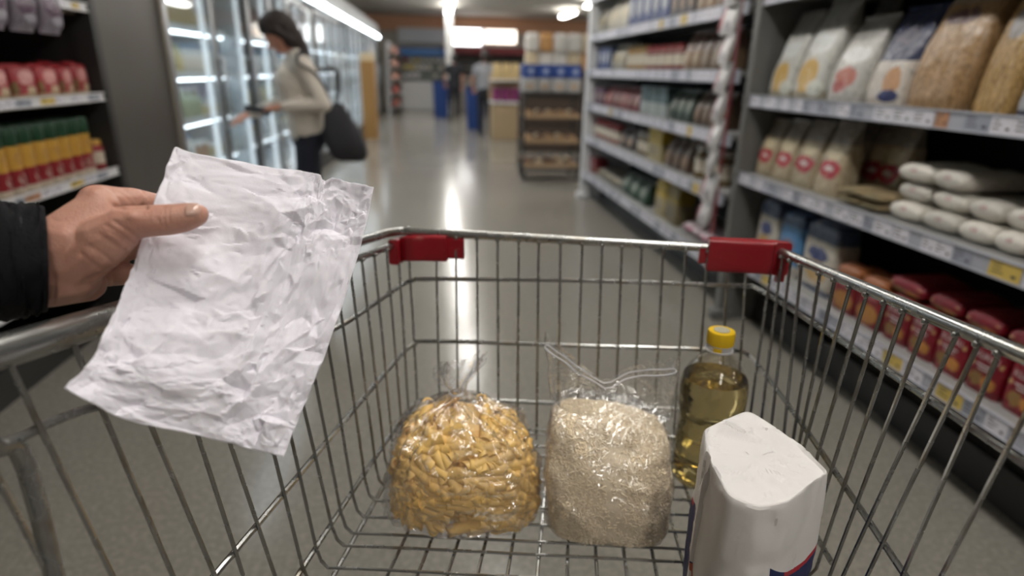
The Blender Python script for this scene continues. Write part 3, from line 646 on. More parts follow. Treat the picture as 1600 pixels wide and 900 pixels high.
for (lv, a, b, n_, kind, m, h, d, desc) in ROWS:
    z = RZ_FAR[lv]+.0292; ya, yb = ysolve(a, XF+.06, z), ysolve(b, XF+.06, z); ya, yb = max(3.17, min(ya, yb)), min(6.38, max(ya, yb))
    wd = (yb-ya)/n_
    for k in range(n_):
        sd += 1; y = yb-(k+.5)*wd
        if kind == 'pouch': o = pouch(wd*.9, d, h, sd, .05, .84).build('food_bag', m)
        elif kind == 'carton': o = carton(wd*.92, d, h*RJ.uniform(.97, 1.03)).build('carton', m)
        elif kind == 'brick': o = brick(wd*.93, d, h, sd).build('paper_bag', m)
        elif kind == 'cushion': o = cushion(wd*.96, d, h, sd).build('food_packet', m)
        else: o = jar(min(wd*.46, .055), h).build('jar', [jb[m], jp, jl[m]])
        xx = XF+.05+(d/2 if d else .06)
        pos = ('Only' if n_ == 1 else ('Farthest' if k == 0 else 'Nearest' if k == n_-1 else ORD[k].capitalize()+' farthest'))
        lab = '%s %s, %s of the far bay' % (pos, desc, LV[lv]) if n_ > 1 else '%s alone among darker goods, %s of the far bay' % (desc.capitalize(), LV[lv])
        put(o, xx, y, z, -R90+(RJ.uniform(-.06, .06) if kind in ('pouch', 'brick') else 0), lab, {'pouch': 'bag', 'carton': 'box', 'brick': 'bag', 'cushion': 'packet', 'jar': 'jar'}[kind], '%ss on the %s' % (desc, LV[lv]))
        if kind in ('pouch', 'carton') and lv > 0:
            o2 = copy_tree(o); o2.location.x += d+.025; o2.location.y += RJ.uniform(-.01, .01)
            o2['label'] = 'Standing behind the %s %s, %s of the far bay' % (pos.lower(), desc, LV[lv]); o2['group'] = '%ss in the row behind, %s' % (desc, LV[lv])
# clip strip of hanging packets at the divider
ysb = 3.14
cs = empty('clip_strip', (1.495, ysb, 0), -R90, 'clip strip hanging in front of the grey divider post', 'display strip')
mb = MB(); mb.box((0, .004, 1.2), (.035, .004, 1.5)); mb.build('strip', plain('strip_red', srgb(150, 40, 52), .4), cs, smooth=0)
mb = MB(); mb.box((0, .023, 1.925), (.03, .05, .012)); mb.build('hanger', M_postw, cs)
CP = pack('clip_packet', srgb(192, 190, 190), [], [(.08, .5, .13, .4, srgb(168, 84, 92)), (.6, .3, .22, .14, srgb(150, 146, 150))], .3)
nP = 10
for k in range(nP):
    z = .5+k*.138
    mb = MB(); rings = []
    for t, ww, dd in ((0, .94, .004), (.06, .96, .006), (.15, 1, .026), (.45, 1, .036), (.8, 1, .022), (.93, .96, .006), (1, .95, .004)):
        rings.append([wob((p[0], p[1]-.02-.035*(1-t), p[2]), .006, 22, k*3) for p in rrect(.105*ww, dd, .152*t, .4, 24)])
    mb.loft(rings)
    o = mb.build('snack_packet', CP); put(o, 1.487, ysb+RJ.uniform(-.012, .012), z, -R90+RJ.uniform(-.25, .25), ('White packet at the bottom end of the clip strip' if k == 0 else 'White packet at the top end of the clip strip' if k == nP-1 else '%s white packet up the clip strip from its bottom end' % ORD[k].capitalize()), 'packet', 'white packets on the clip strip')

# left shelves: cans, red packs, hanging bags
zc = .805+.012+.0005; xl = -1.5
can_m = [plain('can_lid_green', srgb(18, 58, 34), .35), plain('can_yellow', srgb(190, 146, 62), .35), plain('can_red', srgb(136, 34, 42), .35), plain('can_cream', srgb(196, 184, 166), .4)]
def can():
    u = empty('snack_can'); mb = MB(); r = .037
    mb.lathe([(r*.95, 0), (r, .004), (r, .02), (r, .085), (r, .088), (r, .165), (r*.99, .17)], 24, [3, 3, 0, 1, 1, 1]); 
    mb.m[:] = mb.m
    b_ = mb.build('can_body', [can_m[2], can_m[1], can_m[0], can_m[3]], u)
    mb = MB(); mb.lathe([(r*1.03, .17), (r*1.04, .175), (r*1.04, .228), (r*.98, .235)], 24); mb.build('lid', can_m[0], u)
    for (cx, z, rx, rz_, mi) in ((0, .052, .020, .017, 0), (0, .022, .024, .010, 0), (0, .125, .017, .02, 1)):
        mb = MB(); pts = [((r+.0008)*math.sin(rx/r*math.cos(t)), -(r+.0008)*math.cos(rx/r*math.cos(t)), z+rz_*math.sin(t)) for t in [2*PI*i/16 for i in range(16)]]
        mb.add(pts, [tuple(range(16))]); mb.build('printed_emblem', [plain('emblem_cream', srgb(206, 198, 184), .4), plain('emblem_brown', srgb(160, 112, 84), .4)][mi], u)
    return u
proto = can(); k = 0; y = 3.0-.045
while y > 1.9:
    for r in range(2):
        o = proto if (k == 0 and r == 0) else copy_tree(proto)
        put(o, xl-.055-.085*r, y, zc, R90+RJ.uniform(-.3, .3), ('Green lidded can nearest the dark pier, %s row' if k == 0 else ORD[k].capitalize()+' green lidded can from the dark pier, %s row') % ('front', 'rear')[r], 'can', 'green lidded cans, %s row' % ('front', 'rear')[r])
    y -= .082; k += 1
put(jar(.035, .13).build('sauce_jar', [can_m[2], can_m[3], can_m[1]]), xl-.05, 3.045, zc, R90, 'short red jar with yellow lid at the pier end of the can row', 'jar')
LR = pack('left_red_pack', srgb(146, 30, 38), [(.0, .1, srgb(180, 160, 130))], [(.55, .6, .3, .22, srgb(196, 140, 134)), (.7, .2, .2, .14, srgb(190, 170, 140)), (.1, .3, .1, .2, srgb(110, 90, 50))], .35)
for k, (a, b) in enumerate(((120, 142), (98, 118), (64, 96), (24, 61), (-20, 20), (-66, -24))):
    z = 1.135+.0135; y0, y1 = ysolve(a, xl-.03, z), ysolve(b, xl-.03, z)
    for r in range(2):
        put(brick(abs(y1-y0)*.95, .09, .112+(.012 if k == 0 else 0), 120+k+9*r).build('red_pack', LR), xl-.07-.1*r, (y0+y1)/2, z, R90, ('Red pack nearest the dark pier on the shelf above the cans, %s row' if k == 0 else ORD[k].capitalize()+' red pack from the dark pier, shelf above the cans, %s row') % ('front', 'rear')[r], 'packet', 'red packs above the cans, %s row' % ('front', 'rear')[r])
PB = pack('purple_grey_bag', srgb(120, 112, 122), [(.86, 1.01, srgb(190, 186, 190))], [(.5, .5, .4, .2, srgb(84, 60, 80)), (.3, .75, .2, .1, srgb(200, 196, 204)), (.7, .25, .3, .08, srgb(170, 166, 178))], .2, None, .8)
for k, px in enumerate((38, -8, -60)):
    yk = ysolve(px, xl-.02, 1.4)
    u = empty('snack_bag', (xl+.062, yk, 1.375), R90, ('purple grey bag hanging under the left top shelf, nearest the pier', 'purple grey bag hanging under the left top shelf, second from the pier', 'purple grey bag hanging under the left top shelf, past the photo edge')[k], 'bag', 'purple grey bags on hooks')
    mb = MB(); rings = []
    for t, ww, dd in ((0, .96, .006), (.06, .97, .012), (.16, 1, .05), (.5, 1, .07), (.85, .98, .04), (.95, .97, .008), (1, .97, .006)):
        rings.append([wob(p, .006, 20, k) for p in rrect(.13*ww, dd, .19*t, .4, 24)])
    mb.loft(rings); mb.build('bag_body', PB, u)
    mb = MB(); mb.tube([(0, .0, .18), (0, .0, .2), (0, .02, .208), (0, .03, .15), (0, .040, .13)], .004, 6); mb.build('hook', M_alu, u)
# dairy in the coolers
dm = [plain('dairy_%d' % i, c, .4) for i, c in enumerate((srgb(214, 216, 214), srgb(206, 196, 150), srgb(160, 176, 150), srgb(196, 150, 120), srgb(120, 150, 180)))]
def tub(r, h, a, b): 
    mb = MB(); mb.lathe([(r*.8, 0), (r*.82, .004), (r*.95, h*.8), (r, h*.82), (r, h*.96), (r*.95, h)], 16, [0, 0, 1, 1, 1]); return mb.build('dairy_tub', [dm[a], dm[b]])
def bottle(r, h, a, b):
    mb = MB(); mb.lathe([(r*.9, 0), (r, .006), (r, h*.58), (r*.45, h*.8), (r*.42, h*.86), (r*.5, h*.865), (r*.5, h)], 16, [0, 0, 0, 0, 1, 1]); return mb.build('dairy_bottle', [dm[a], dm[b]])
tp = [tub(.05, .11, 0, 1), tub(.055, .085, 1, 0), tub(.048, .13, 3, 0), bottle(.04, .2, 0, 4), bottle(.042, .19, 1, 2), bottle(.038, .21, 2, 0)]
first = [True]*6
SN = ['bottom', 'lower middle', 'middle', 'upper middle', 'top']
rnd = random.Random(77)
for ci, (y0, y1, st, nm) in enumerate(((3.9, 5.52, .125, 'two door cooler'), (5.56, 8.51, .24, 'cooler behind the woman'), (8.54, 11.49, .5, 'cooler before the yellow stand'), (11.52, 14.47, .6, 'cooler beyond the yellow stand'))):
    for li, z in enumerate(CZ):
        if li == 0: continue
        y = y0+.13; run = 0
        kk = rnd.randrange(6)
        while y < y1-.1:
            if run <= 0: kk = rnd.randrange(6); run = rnd.randint(2, 5)
            run -= 1
            o = tp[kk] if first[kk] else tp[kk].copy()
            if not first[kk]: C.objects.link(o)
            first[kk] = False; isb = kk >= 3
            put(o, -1.5-.24, y, z+.0005-.002, 0, ('dairy bottle' if isb else 'dairy tub')+' on the %s shelf of the %s' % (SN[li], nm), 'bottle' if isb else 'tub', '%s on the %s shelf, %s' % ('bottles' if isb else 'tubs', SN[li], nm))
            y += st*rnd.uniform(.92, 1.1)
rnd = random.Random(8)
for li, z in enumerate(SZ):
    for k in range(6):
        mb = None
        o = pouch(.2, .14, .2, 200+k+li*7).build('snack_bag', plain('stand_bag_%d' % rnd.randrange(3), [srgb(170, 84, 72), srgb(206, 160, 140), srgb(150, 60, 60)][k % 3], .4))
        put(o, -1.17, 18.78+.28*k, z+.001, R90, 'red or pink bag on the narrow stand after the coolers', 'bag', 'bags on the narrow red and pink stand')
# ---------------------------------------------------------------- the shopping cart
ZF = .70                                   # basket floor
def V3(p): return np.array(p, float)
P1 = onz(617, 361, 1.035); P2 = onz(1216, 392, 1.035)
LN = onz(0, 545, 1.10); RN = onz(1600, 556, 1.085)
FL = onz(655, 668, ZF); FR = onz(1150, 688, ZF)
def pn(a, b, c): return _n(np.cross(b-a, c-a))
nL, nR, nF = pn(P1, LN, FL), pn(P2, RN, FR), pn(P1, P2, FL)
onL = lambda x, y: onplane(x, y, P1, nL)
onR = lambda x, y: onplane(x, y, P2, nR)
onF = lambda x, y: onplane(x, y, P1, nF)
def meet(a, b, p, q):
    """point on line a-b nearest to line p-q"""
    u, v, w_ = b-a, q-p, a-p
    A, B, Cc, D, E = u@u, u@v, v@v, u@w_, v@w_
    return a+u*((B*E-Cc*D)/(A*Cc-B*B))
def tofloor(a, b, z=ZF): return a+(b-a)*((z-a[2])/(b[2]-a[2]))
def zinc():
    m, nt, b = base_mat('zinc_plated_wire')
    tc = N(nt, 'ShaderNodeTexCoord'); nz = N(nt, 'ShaderNodeTexNoise'); nz.inputs['Scale'].default_value = 28; nz.inputs['Detail'].default_value = 6
    nt.links.new(tc.outputs['Object'], nz.inputs['Vector'])
    f = mth(nt, 'MULTIPLY', mth(nt, 'SUBTRACT', nz.outputs['Fac'], .52), 5); f.node.use_clamp = True
    nt.links.new(mixc(nt, f, srgb(164, 165, 163), srgb(140, 133, 121)), b.inputs['Base Color'])
    b.inputs['Metallic'].default_value = .92
    nt.links.new(mth(nt, 'ADD', mth(nt, 'MULTIPLY', nz.outputs['Fac'], .22), .16), b.inputs['Roughness']); return m
M_zinc = zinc()
cart = empty('shopping_cart', (.1, .45, 0), 0, 'wire shopping cart with red plastic corner clips holding the groceries', 'shopping cart')
off = -np.array([.1, .45, 0])
def cb(mb, name, mat, parent=cart, **k):
    mb.v = [tuple(V3(p)+off) for p in mb.v]; return mb.build(name, mat, parent, **k)
back = lambda a, b, y: a+(b-a)*((y-a[1])/(b[1]-a[1]))
L0, R0 = back(P1, LN, .08), back(P2, RN, .03)
# top rim, one bent tube
mb = MB()
c1 = [P1+(LN-P1)*t for t in (.12, .05)]; c2 = [P2+(RN-P2)*t for t in (.05, .12)]
fr1, fr2 = P1+(P2-P1)*.06, P1+(P2-P1)*.94
path = [L0, LN, P1+(LN-P1)*.5, *c1, P1+(P2-P1)*.02, fr1, P1+(P2-P1)*.5, fr2, P1+(P2-P1)*.98, *c2, P2+(RN-P2)*.5, RN, R0]
mb.tube(bez(path, 8), .0068, 12); cb(mb, 'rim', M_zinc)
# flat rail that carries the left rim towards the handle
mb = MB(); ups = np.array([0, 0, -.002]); lo = P1+(LN-P1)*.74
mb.tube(bez([lo+ups, lo+(L0-lo)*.25+ups, lo+(L0-lo)*.6+ups, L0+ups], 5), [.0085]*2+[.012]*14, 12); cb(mb, 'side_rail', M_zinc)
# second rail under the left rim, clipped into the red corner
mb = MB(); mb.tube(bez([onF(652, 377), onL(628, 379), onL(596, 390), onL(560, 403), onL(470, 434), onL(380, 460), onL(330, 462)], 6), .0055, 10); cb(mb, 'inner_rail', M_zinc)
# horizontal wires running round the three sides
ringA = [onL(-130, 762), onL(0, 700), onL(130, 641), onL(330, 592), onL(520, 515), onL(600, 464), onL(630, 444), onF(645, 438.5), onF(662, 436), onF(760, 436.5), onF(860, 437.5), onF(1000, 441), onF(1120, 445.5), onF(1150, 446.5), onR(1168, 447), onR(1186, 452), onR(1270, 505), onR(1356, 560), onR(1600, 724), onR(1750, 828)]
ringB = [onL(150, 1120), onL(335, 900), onL(440, 775), onL(530, 667), onL(600, 585), onL(632, 549), onF(648, 537), onF(662, 533), onF(760, 535), onF(899, 540), onF(1000, 543), onF(1105, 546), onF(1148, 548), onR(1168, 554), onR(1188, 575), onR(1250, 658), onR(1330, 774), onR(1412, 896), onR(1560, 1120)]
ringC = [onL(420, 970), onL(467, 897), onL(530, 800), onL(595, 702), onL(640, 641), onF(655, 627), onF(672, 624), onF(760, 626), onF(856, 630), onF(950, 633), onF(1044, 638), onF(1130, 643), onR(1160, 650), onR(1190, 690), onR(1300, 880)]
ringD = [onL(490, 955), onL(522, 898), onL(560, 830), onL(593, 771), onL(640, 690), onF(655, 668), onF(675, 666), onF(900, 676), onF(1130, 687), onR(1155, 694), onR(1180, 735), onR(1260, 880)]
for r_, rad in ((ringA, .0036), (ringB, .0036), (ringC, .0034), (ringD, .0032)):
    mb = MB(); mb.tube(bez(r_, 5), rad, 8); cb(mb, 'hoop_wire', M_zinc)
# upright wires
def tip(mb, p): 
    mb.lathe([(.0005, -.0032), (.0028, -.002), (.0034, 0), (.0028, .002), (.0005, .0032)], 8, 0, p)
RW_ = .0020
frontx = [(682, 684.5), (713, 714.5), (746, 746.6), (778, 778.5), (811, 810), (842, 840.5), (876, 874), (910, 906), (941, 936.5), (972, 967), (1003, 997), (1036.5, 1030), (1072, 1064), (1106, 1098), (1138, 1132), (1168, 1160)]
mb = MB(); fbot = []
for xt, xb in frontx:
    a = onF(xt, 374); b = onF(xb, 499); t_ = meet(a, b, P1, P2); bo = tofloor(a, b, ZF+.004); fbot.append(bo)
    inn = _n(np.cross(P2-P1, [0, 0, 1.])); inn = inn if inn[1] < 0 else -inn
    mb.tube([t_+inn*.004-np.array([0, 0, .003]), (t_+bo)/2+inn*.003, bo+inn*.002+(t_-bo)*.04, bo+inn*.012], RW_, 6); tip(mb, t_+inn*.006-np.array([0, 0, .0045]))
cb(mb, 'front_wires', M_zinc)
leftw = [((636, 411), (651, 650)), ((618, 384), (637, 664)), ((600, 390), (627, 690)), ((580.6, 398), (612, 707)), ((561, 405), (599, 719)), ((551, 480), (583, 719)), ((529, 491), (563, 719)), ((509, 544), (539, 719)), ((489, 600), (513, 719)),
         ((471, 640), (500, 760)), ((452, 690), (500, 897)), ((425, 715), (472, 897)), ((355, 695), (425, 897)), ((305, 685), (375, 897)), ((232, 670), (330, 897)), ((155, 645), (265, 900)), ((55, 665), (170, 900)), ((-40, 690), (70, 900))]
rightw = [((1213, 394), (1189, 557)), ((1226, 404), (1206, 557)), ((1240, 407), (1222, 557)), ((1257, 417), (1242, 557)), ((1286, 430), (1265, 557)), ((1309, 440), (1283, 557)), ((1333, 451), (1302, 557)), ((1359, 463), (1330, 557)), ((1387, 477), (1304, 736)), ((1417, 490), (1332, 736)), ((1452, 508), (1364, 736)), ((1498, 530), (1400, 736)), ((1532, 545), (1428, 760)), ((1566, 558), (1460, 800)), ((1640, 590), (1520, 820))]
mb = MB(); cross = MB()
for k, (a, b) in enumerate(leftw):
    a, b = onL(*a), onL(*b); t_ = meet(a, b, P1, LN); bo = tofloor(a, b, ZF+.002)
    if k in (1, 2, 3, 4): t_ = t_+(bo-t_)*.07
    s_ = nL if nL[0] > 0 else -nL
    mb.tube([t_+s_*.004, t_+(bo-t_)*.4+s_*.004, t_+(bo-t_)*.92+s_*.003, t_+(bo-t_)*.975+s_*.006, bo+s_*.014], RW_*1.05, 6); tip(mb, t_+s_*.006)
    d = FR-FL; e = bo+d*((np.dot(P2-bo, nR))/np.dot(d, nR)); e[2] = ZF
    cross.tube([bo+s_*.013, bo+d*.1, e], RW_, 6)
cb(mb, 'left_wires', M_zinc)
mb = MB()
for a, b in rightw:
    a, b = onR(*a), onR(*b); t_ = meet(a, b, P2, RN); bo = tofloor(a, b, ZF+.002); s_ = nR if nR[0] < 0 else -nR
    mb.tube([t_+s_*.004-np.array([0, 0, .004]), t_+(bo-t_)*.45+s_*.004, t_+(bo-t_)*.95+s_*.003, bo+s_*.012], RW_*1.05, 6); tip(mb, t_+s_*.006-np.array([0, 0, .005]))
cb(mb, 'right_wires', M_zinc)
for k in range(12):
    x = 619+44.6*k; p = onz(x, 870, ZF-.004); q = onz(897, 282, ZF) if False else None
    d = onz(897+(x-897)*.66, 282+588*.66, ZF-.004)-p; f_ = p+d*(np.dot(P1-p, nF)/np.dot(d, nF)); g_ = p-(f_-p)*1.6; 
    if g_[1] < .2: g_ = p+(g_-p)*((p[1]-.2)/(p[1]-g_[1]))
    cross.tube([g_, p, f_], RW_*1.15, 6)
cb(cross, 'floor_wires', M_zinc)
# red corner clips
def clip_red():
    m, nt, b = base_mat('clip_red_plastic'); tc = N(nt, 'ShaderNodeTexCoord'); nz = N(nt, 'ShaderNodeTexNoise'); nz.inputs['Scale'].default_value = 40; nz.inputs['Detail'].default_value = 7
    nt.links.new(tc.outputs['Object'], nz.inputs['Vector']); f = mth(nt, 'MULTIPLY', mth(nt, 'SUBTRACT', nz.outputs['Fac'], .66), 9); f.node.use_clamp = True
    nt.links.new(mixc(nt, f, srgb(142, 22, 34), srgb(176, 112, 104)), b.inputs['Base Color']); b.inputs['Roughness'].default_value = .34; return m
M_clip = clip_red()
def clip(path, hts, th, name, up0=0.0):
    """bent plastic clip: rounded bar section swept along path; hts = section heights"""
    mb = MB(); rings = []
    for i, p in enumerate(path):
        t = _n(path[min(i+1, len(path)-1)]-path[max(i-1, 0)]); s_ = _n(np.cross(t, [0, 0, 1.])); u = np.array([0, 0, 1.])
        ring = []
        for (a, b, _) in rrect(th, hts[i], 0, .25, 20): ring.append(p+s_*a+u*b)
        rings.append(ring)
    mb.loft(rings); return cb(mb, name, M_clip)
inF = -nF if nF[1] > 0 else nF
pl = bez([onL(617, 393), onL(628, 389), onF(643, 386.5), onF(668, 386), onF(700, 387)], 5)
cl = clip([p+inF*.008 for p in pl], [.041]*len(pl), .016, 'corner_clip')
mb = MB(); pt = [onF(697, 387.5)+inF*.001, onF(725, 388.5)+inF*.001]
rings = [[p+inF*a+np.array([0, 0, b]) for a, b, _ in rrect(.009, .034, 0, .25, 16)] for p in (pt[0], pt[0]*.05+pt[1]*.95, pt[1])]
mb.loft(rings); mb.v = [tuple(V3(p)+off) for p in mb.v]; mb.build('clip_tab', M_clip, cl)
ra = meet(onF(1106, 374), onF(1104, 499), P1, P2); rb = P2+(RN-P2)*.035
dn = np.array([0, 0, 1.])
pr = bez([ra, ra*.5+P2*.5, P1+(P2-P1)*.965, P2*.6+(P1+(P2-P1)*.965)*.2+rb*.2, P2+(RN-P2)*.016, rb], 6)
cl = clip([p+inF*.001-dn*.010 for p in pr], [.050]*len(pr), .024, 'corner_clip')
mb = MB(); pt = [onF(1092, 398)+inF*.001, onF(1108, 398)+inF*.001]
mb.loft([[p+inF*a+np.array([0, 0, b]) for a, b, _ in rrect(.009, .026, 0, .25, 16)] for p in (pt[0], pt[0]*.9+pt[1]*.1, pt[1])])
mb.v = [tuple(V3(p)+off) for p in mb.v]; mb.build('clip_tab', M_clip, cl); mb = MB()
q = onR(1220, 420); s_ = _n(RN-P2)
mb.loft([[q+s_*a*1.0+inF*.0+np.cross(s_, [0, 0, 1.])*h_+np.array([0, 0, b]) for a, b, _ in rrect(.012, .04, 0, .3, 16)] for h_ in (-.005, .005)])
mb.v = [tuple(V3(p)+off) for p in mb.v]; mb.build('clip_tab', M_clip, cl)
# handle, chassis and wheels, all below or behind the frame
hm = plain('handle_plastic', srgb(150, 26, 36), .4)
mb = MB(); mb.tube([L0+(0, 0, .0), R0], .013, 12); cb(mb, 'handle', hm)
mb = MB()
for a, b in ((onL(-14, 694), np.array([-.14, .10, .16])), (R0*.55+RN*.45-np.array([0, 0, .12]), np.array([.36, .04, .16]))):
    mid = onL(62, 800) if b[0] < 0 else (a+b)/2
    mb.tube(bez([a, mid, mid+(b-mid)*.5, b], 6), .0062, 10)
for x0, y0, x1, y1 in ((-.14, .10, -.06, .46), (.36, .04, .36, .42)): mb.tube([(x0, y0, .16), (x1, y1, .16), (x1, y1+.03, .3), (x1+.0, y1+.05, ZF-.006)], .012, 10)
mb.tube([(-.14, .10, .16), (.36, .04, .16)], .011, 10); mb.tube([(-.06, .46, .16), (.36, .42, .16)], .011, 10)
cb(mb, 'chassis', M_zinc)
for (x, y) in ((-.14, .10), (.36, .04), (-.06, .46), (.36, .42)):
    mb = MB(); n = 20; mb.loft([[(x+d, y+r_*math.cos(2*PI*i/n), .055+r_*math.sin(2*PI*i/n)) for i in range(n)] for d, r_ in ((-.013, .048), (-.011, .054), (.011, .054), (.013, .048))])
    wh = cb(mb, 'wheel', M_gasket)
    mb = MB(); mb.box((x, y, .135), (.04, .04, .05), 0, 0, .006); mb.box((x-.018, y, .09), (.004, .03, .09)); mb.box((x+.018, y, .09), (.004, .03, .09)); mb.v = [tuple(V3(p)+off) for p in mb.v]; mb.build('fork', M_zinc, wh)
# ---------------------------------------------------------------- the crumpled paper
from mathutils.geometry import delaunay_2d_cdt
from mathutils.bvhtree import BVHTree
def facets(n, amp, seed, asp=1.3):
    """random creased sheet height over the unit square, as flat facets between random points"""
    rnd = random.Random(seed); pts = [Vector((x, y)) for x in (-.05, 1.05) for y in (-.05, 1.05)]
    pts += [Vector((rnd.random()*1.1-.05, rnd.random()*1.1-.05)) for _ in range(n)]
    hs = [rnd.gauss(0, amp) for _ in pts]
    sc = [Vector((p.x, p.y*asp)) for p in pts]
    vs, _, fs, ov, _, _ = delaunay_2d_cdt(sc, [], [], 0, 1e-6)
    H_ = [hs[o[0]] if o else 0 for o in ov]
    bvh = BVHTree.FromPolygons([(v.x, v.y, h) for v, h in zip(vs, H_)], [tuple(f) for f in fs])
    def f(u, v):
        r = bvh.ray_cast(Vector((u, v*asp, 1)), Vector((0, 0, -1)))
        return r[0].z if r[0] else 0
    return f
def sheet():
    top = bez([(272, 228, .526), (310, 241, .533), (400, 258, .548), (470, 268, .553), (497, 273, .555), (506, 284, .556), (524, 281, .557), (555, 286, .558), (584, 292, .556)], 12)
    bot = bez([(97, 604, .416), (140, 628, .424), (200, 656, .440), (290, 675, .460), (350, 690, .472), (400, 704, .482), (443, 714, .486)], 12)
    lef = bez([(272, 228, .526), (255, 275, .512), (232, 340, .496), (205, 420, .476), (180, 480, .456), (150, 545, .438), (130, 575, .428), (97, 604, .416)], 12)
    rig = bez([(584, 292, .556), (574, 340, .548), (560, 395, .541), (530, 490, .525), (500, 575, .510), (470, 645, .498), (443, 714, .486)], 12)
    def samp(c, t):
        x = t*(len(c)-1); i = min(int(x), len(c)-2); return c[i]+(c[i+1]-c[i])*(x-i)
    NU, NV = 150, 210
    fA, fB, fC, fD = facets(30, .0028, 3), facets(150, .0025, 5), facets(700, .0012, 8), facets(3600, .00042, 9)
    cr = [np.array(c, float) for c in (top[0], top[-1], bot[0], bot[-1])]
    P = np.zeros((NV+1, NU+1, 3))
    for j in range(NV+1):
        v = j/NV; l, r = samp(lef, v), samp(rig, v)
        for i in range(NU+1):
            u = i/NU; t, b = samp(top, u), samp(bot, u)
            q = (1-v)*t+v*b+(1-u)*l+u*r-((1-u)*(1-v)*cr[0]+u*(1-v)*cr[1]+(1-u)*v*cr[2]+u*v*cr[3])
            P[j, i] = at(*q)
    nrm = _n(np.cross(P[-1, 0]-P[0, 0], P[0, -1]-P[0, 0])); nrm = nrm if nrm@(CC-P[NV//2, NU//2]) > 0 else -nrm
    for j in range(NV+1):
        for i in range(NU+1):
            u, v = i/NU, j/NV
            thumb = min(1, math.hypot((u-.14)/.28, (v-.24)/.16))   # pinched flat under the thumb
            e = min(1, .35+4*min(u, 1-u, v, 1-v))
            P[j, i] += nrm*((fA(u, v)*e+fB(u, v)*(.5+.5*e))*(.25+.75*thumb)+fC(u, v)+fD(u, v))
    mb = MB(); mb.v = [tuple(p) for p in P.reshape(-1, 3)]
    for j in range(NV):
        for i in range(NU):
            a = j*(NU+1)+i; mb.f.append((a, a+1, a+NU+2, a+NU+1)); mb.m.append(0)
    m, nt, b = base_mat('writing_paper')
    tc = N(nt, 'ShaderNodeTexCoord'); nz = N(nt, 'ShaderNodeTexNoise'); nz.inputs['Scale'].default_value = 900; nz.inputs['Detail'].default_value = 3
    nt.links.new(tc.outputs['Object'], nz.inputs['Vector']); nt.links.new(mixc(nt, nz.outputs['Fac'], srgb(222, 219, 228), srgb(234, 231, 239)), b.inputs['Base Color'])
    b.inputs['Roughness'].default_value = .62; b.inputs['Specular IOR Level'].default_value = .3
    bp = N(nt, 'ShaderNodeBump'); bp.inputs['Strength'].default_value = .12; bp.inputs['Distance'].default_value = .001
    nt.links.new(nz.outputs['Fac'], bp.inputs['Height']); nt.links.new(bp.outputs['Normal'], b.inputs['Normal'])
    o = mb.build('sheet_of_paper', m, smooth=16)
    sm = o.modifiers.new('ease', 'SMOOTH'); sm.iterations = 1; sm.factor = .15
    so = o.modifiers.new('thickness', 'SOLIDIFY'); so.thickness = .00025; so.offset = -1
    return tag(o, 'crumpled blank white sheet of paper held up in the hand over the cart', 'paper')
paper = sheet()

# ---------------------------------------------------------------- groceries in the basket
UX = _n((FR-FL)*(1, 1, 0)); UY = np.array([-UX[1], UX[0], 0.]); BZ = ZF+.006; YAW = math.atan2(UX[1], UX[0])
M_film = film('bag_film', (.99, .99, .992, 1), .13, .35, 24, .03, .07, .40)
ffa, ffb = facets(60, 1, 51, 1.0), facets(420, 1, 53, 1.0)
def creased(rings, amp, keep=1):
    """flat creased facets pressed into a lofted film"""
    out = []
    for k, r in enumerate(rings):
        c = sum(V3(p) for p in r)/len(r); row = []
        for i, p in enumerate(r):
            u_ = i/len(r); u_ = u_*2 if u_ < .5 else 2-u_*2
            h_ = ffa(.02+.96*u_, k/len(rings))*.7+ffb(.02+.96*u_, k/len(rings))*.35
            d = V3(p)-c; d[2] = 0; L = np.linalg.norm(d)
            if k >= keep and L > 1e-4: d = d/L; p = tuple(V3(p)+(d+np.array([0, 0, .7*min(1, k/len(rings)*1.5)]))*amp*(h_+.5))
            row.append(p)
        out.append(row)
    return out
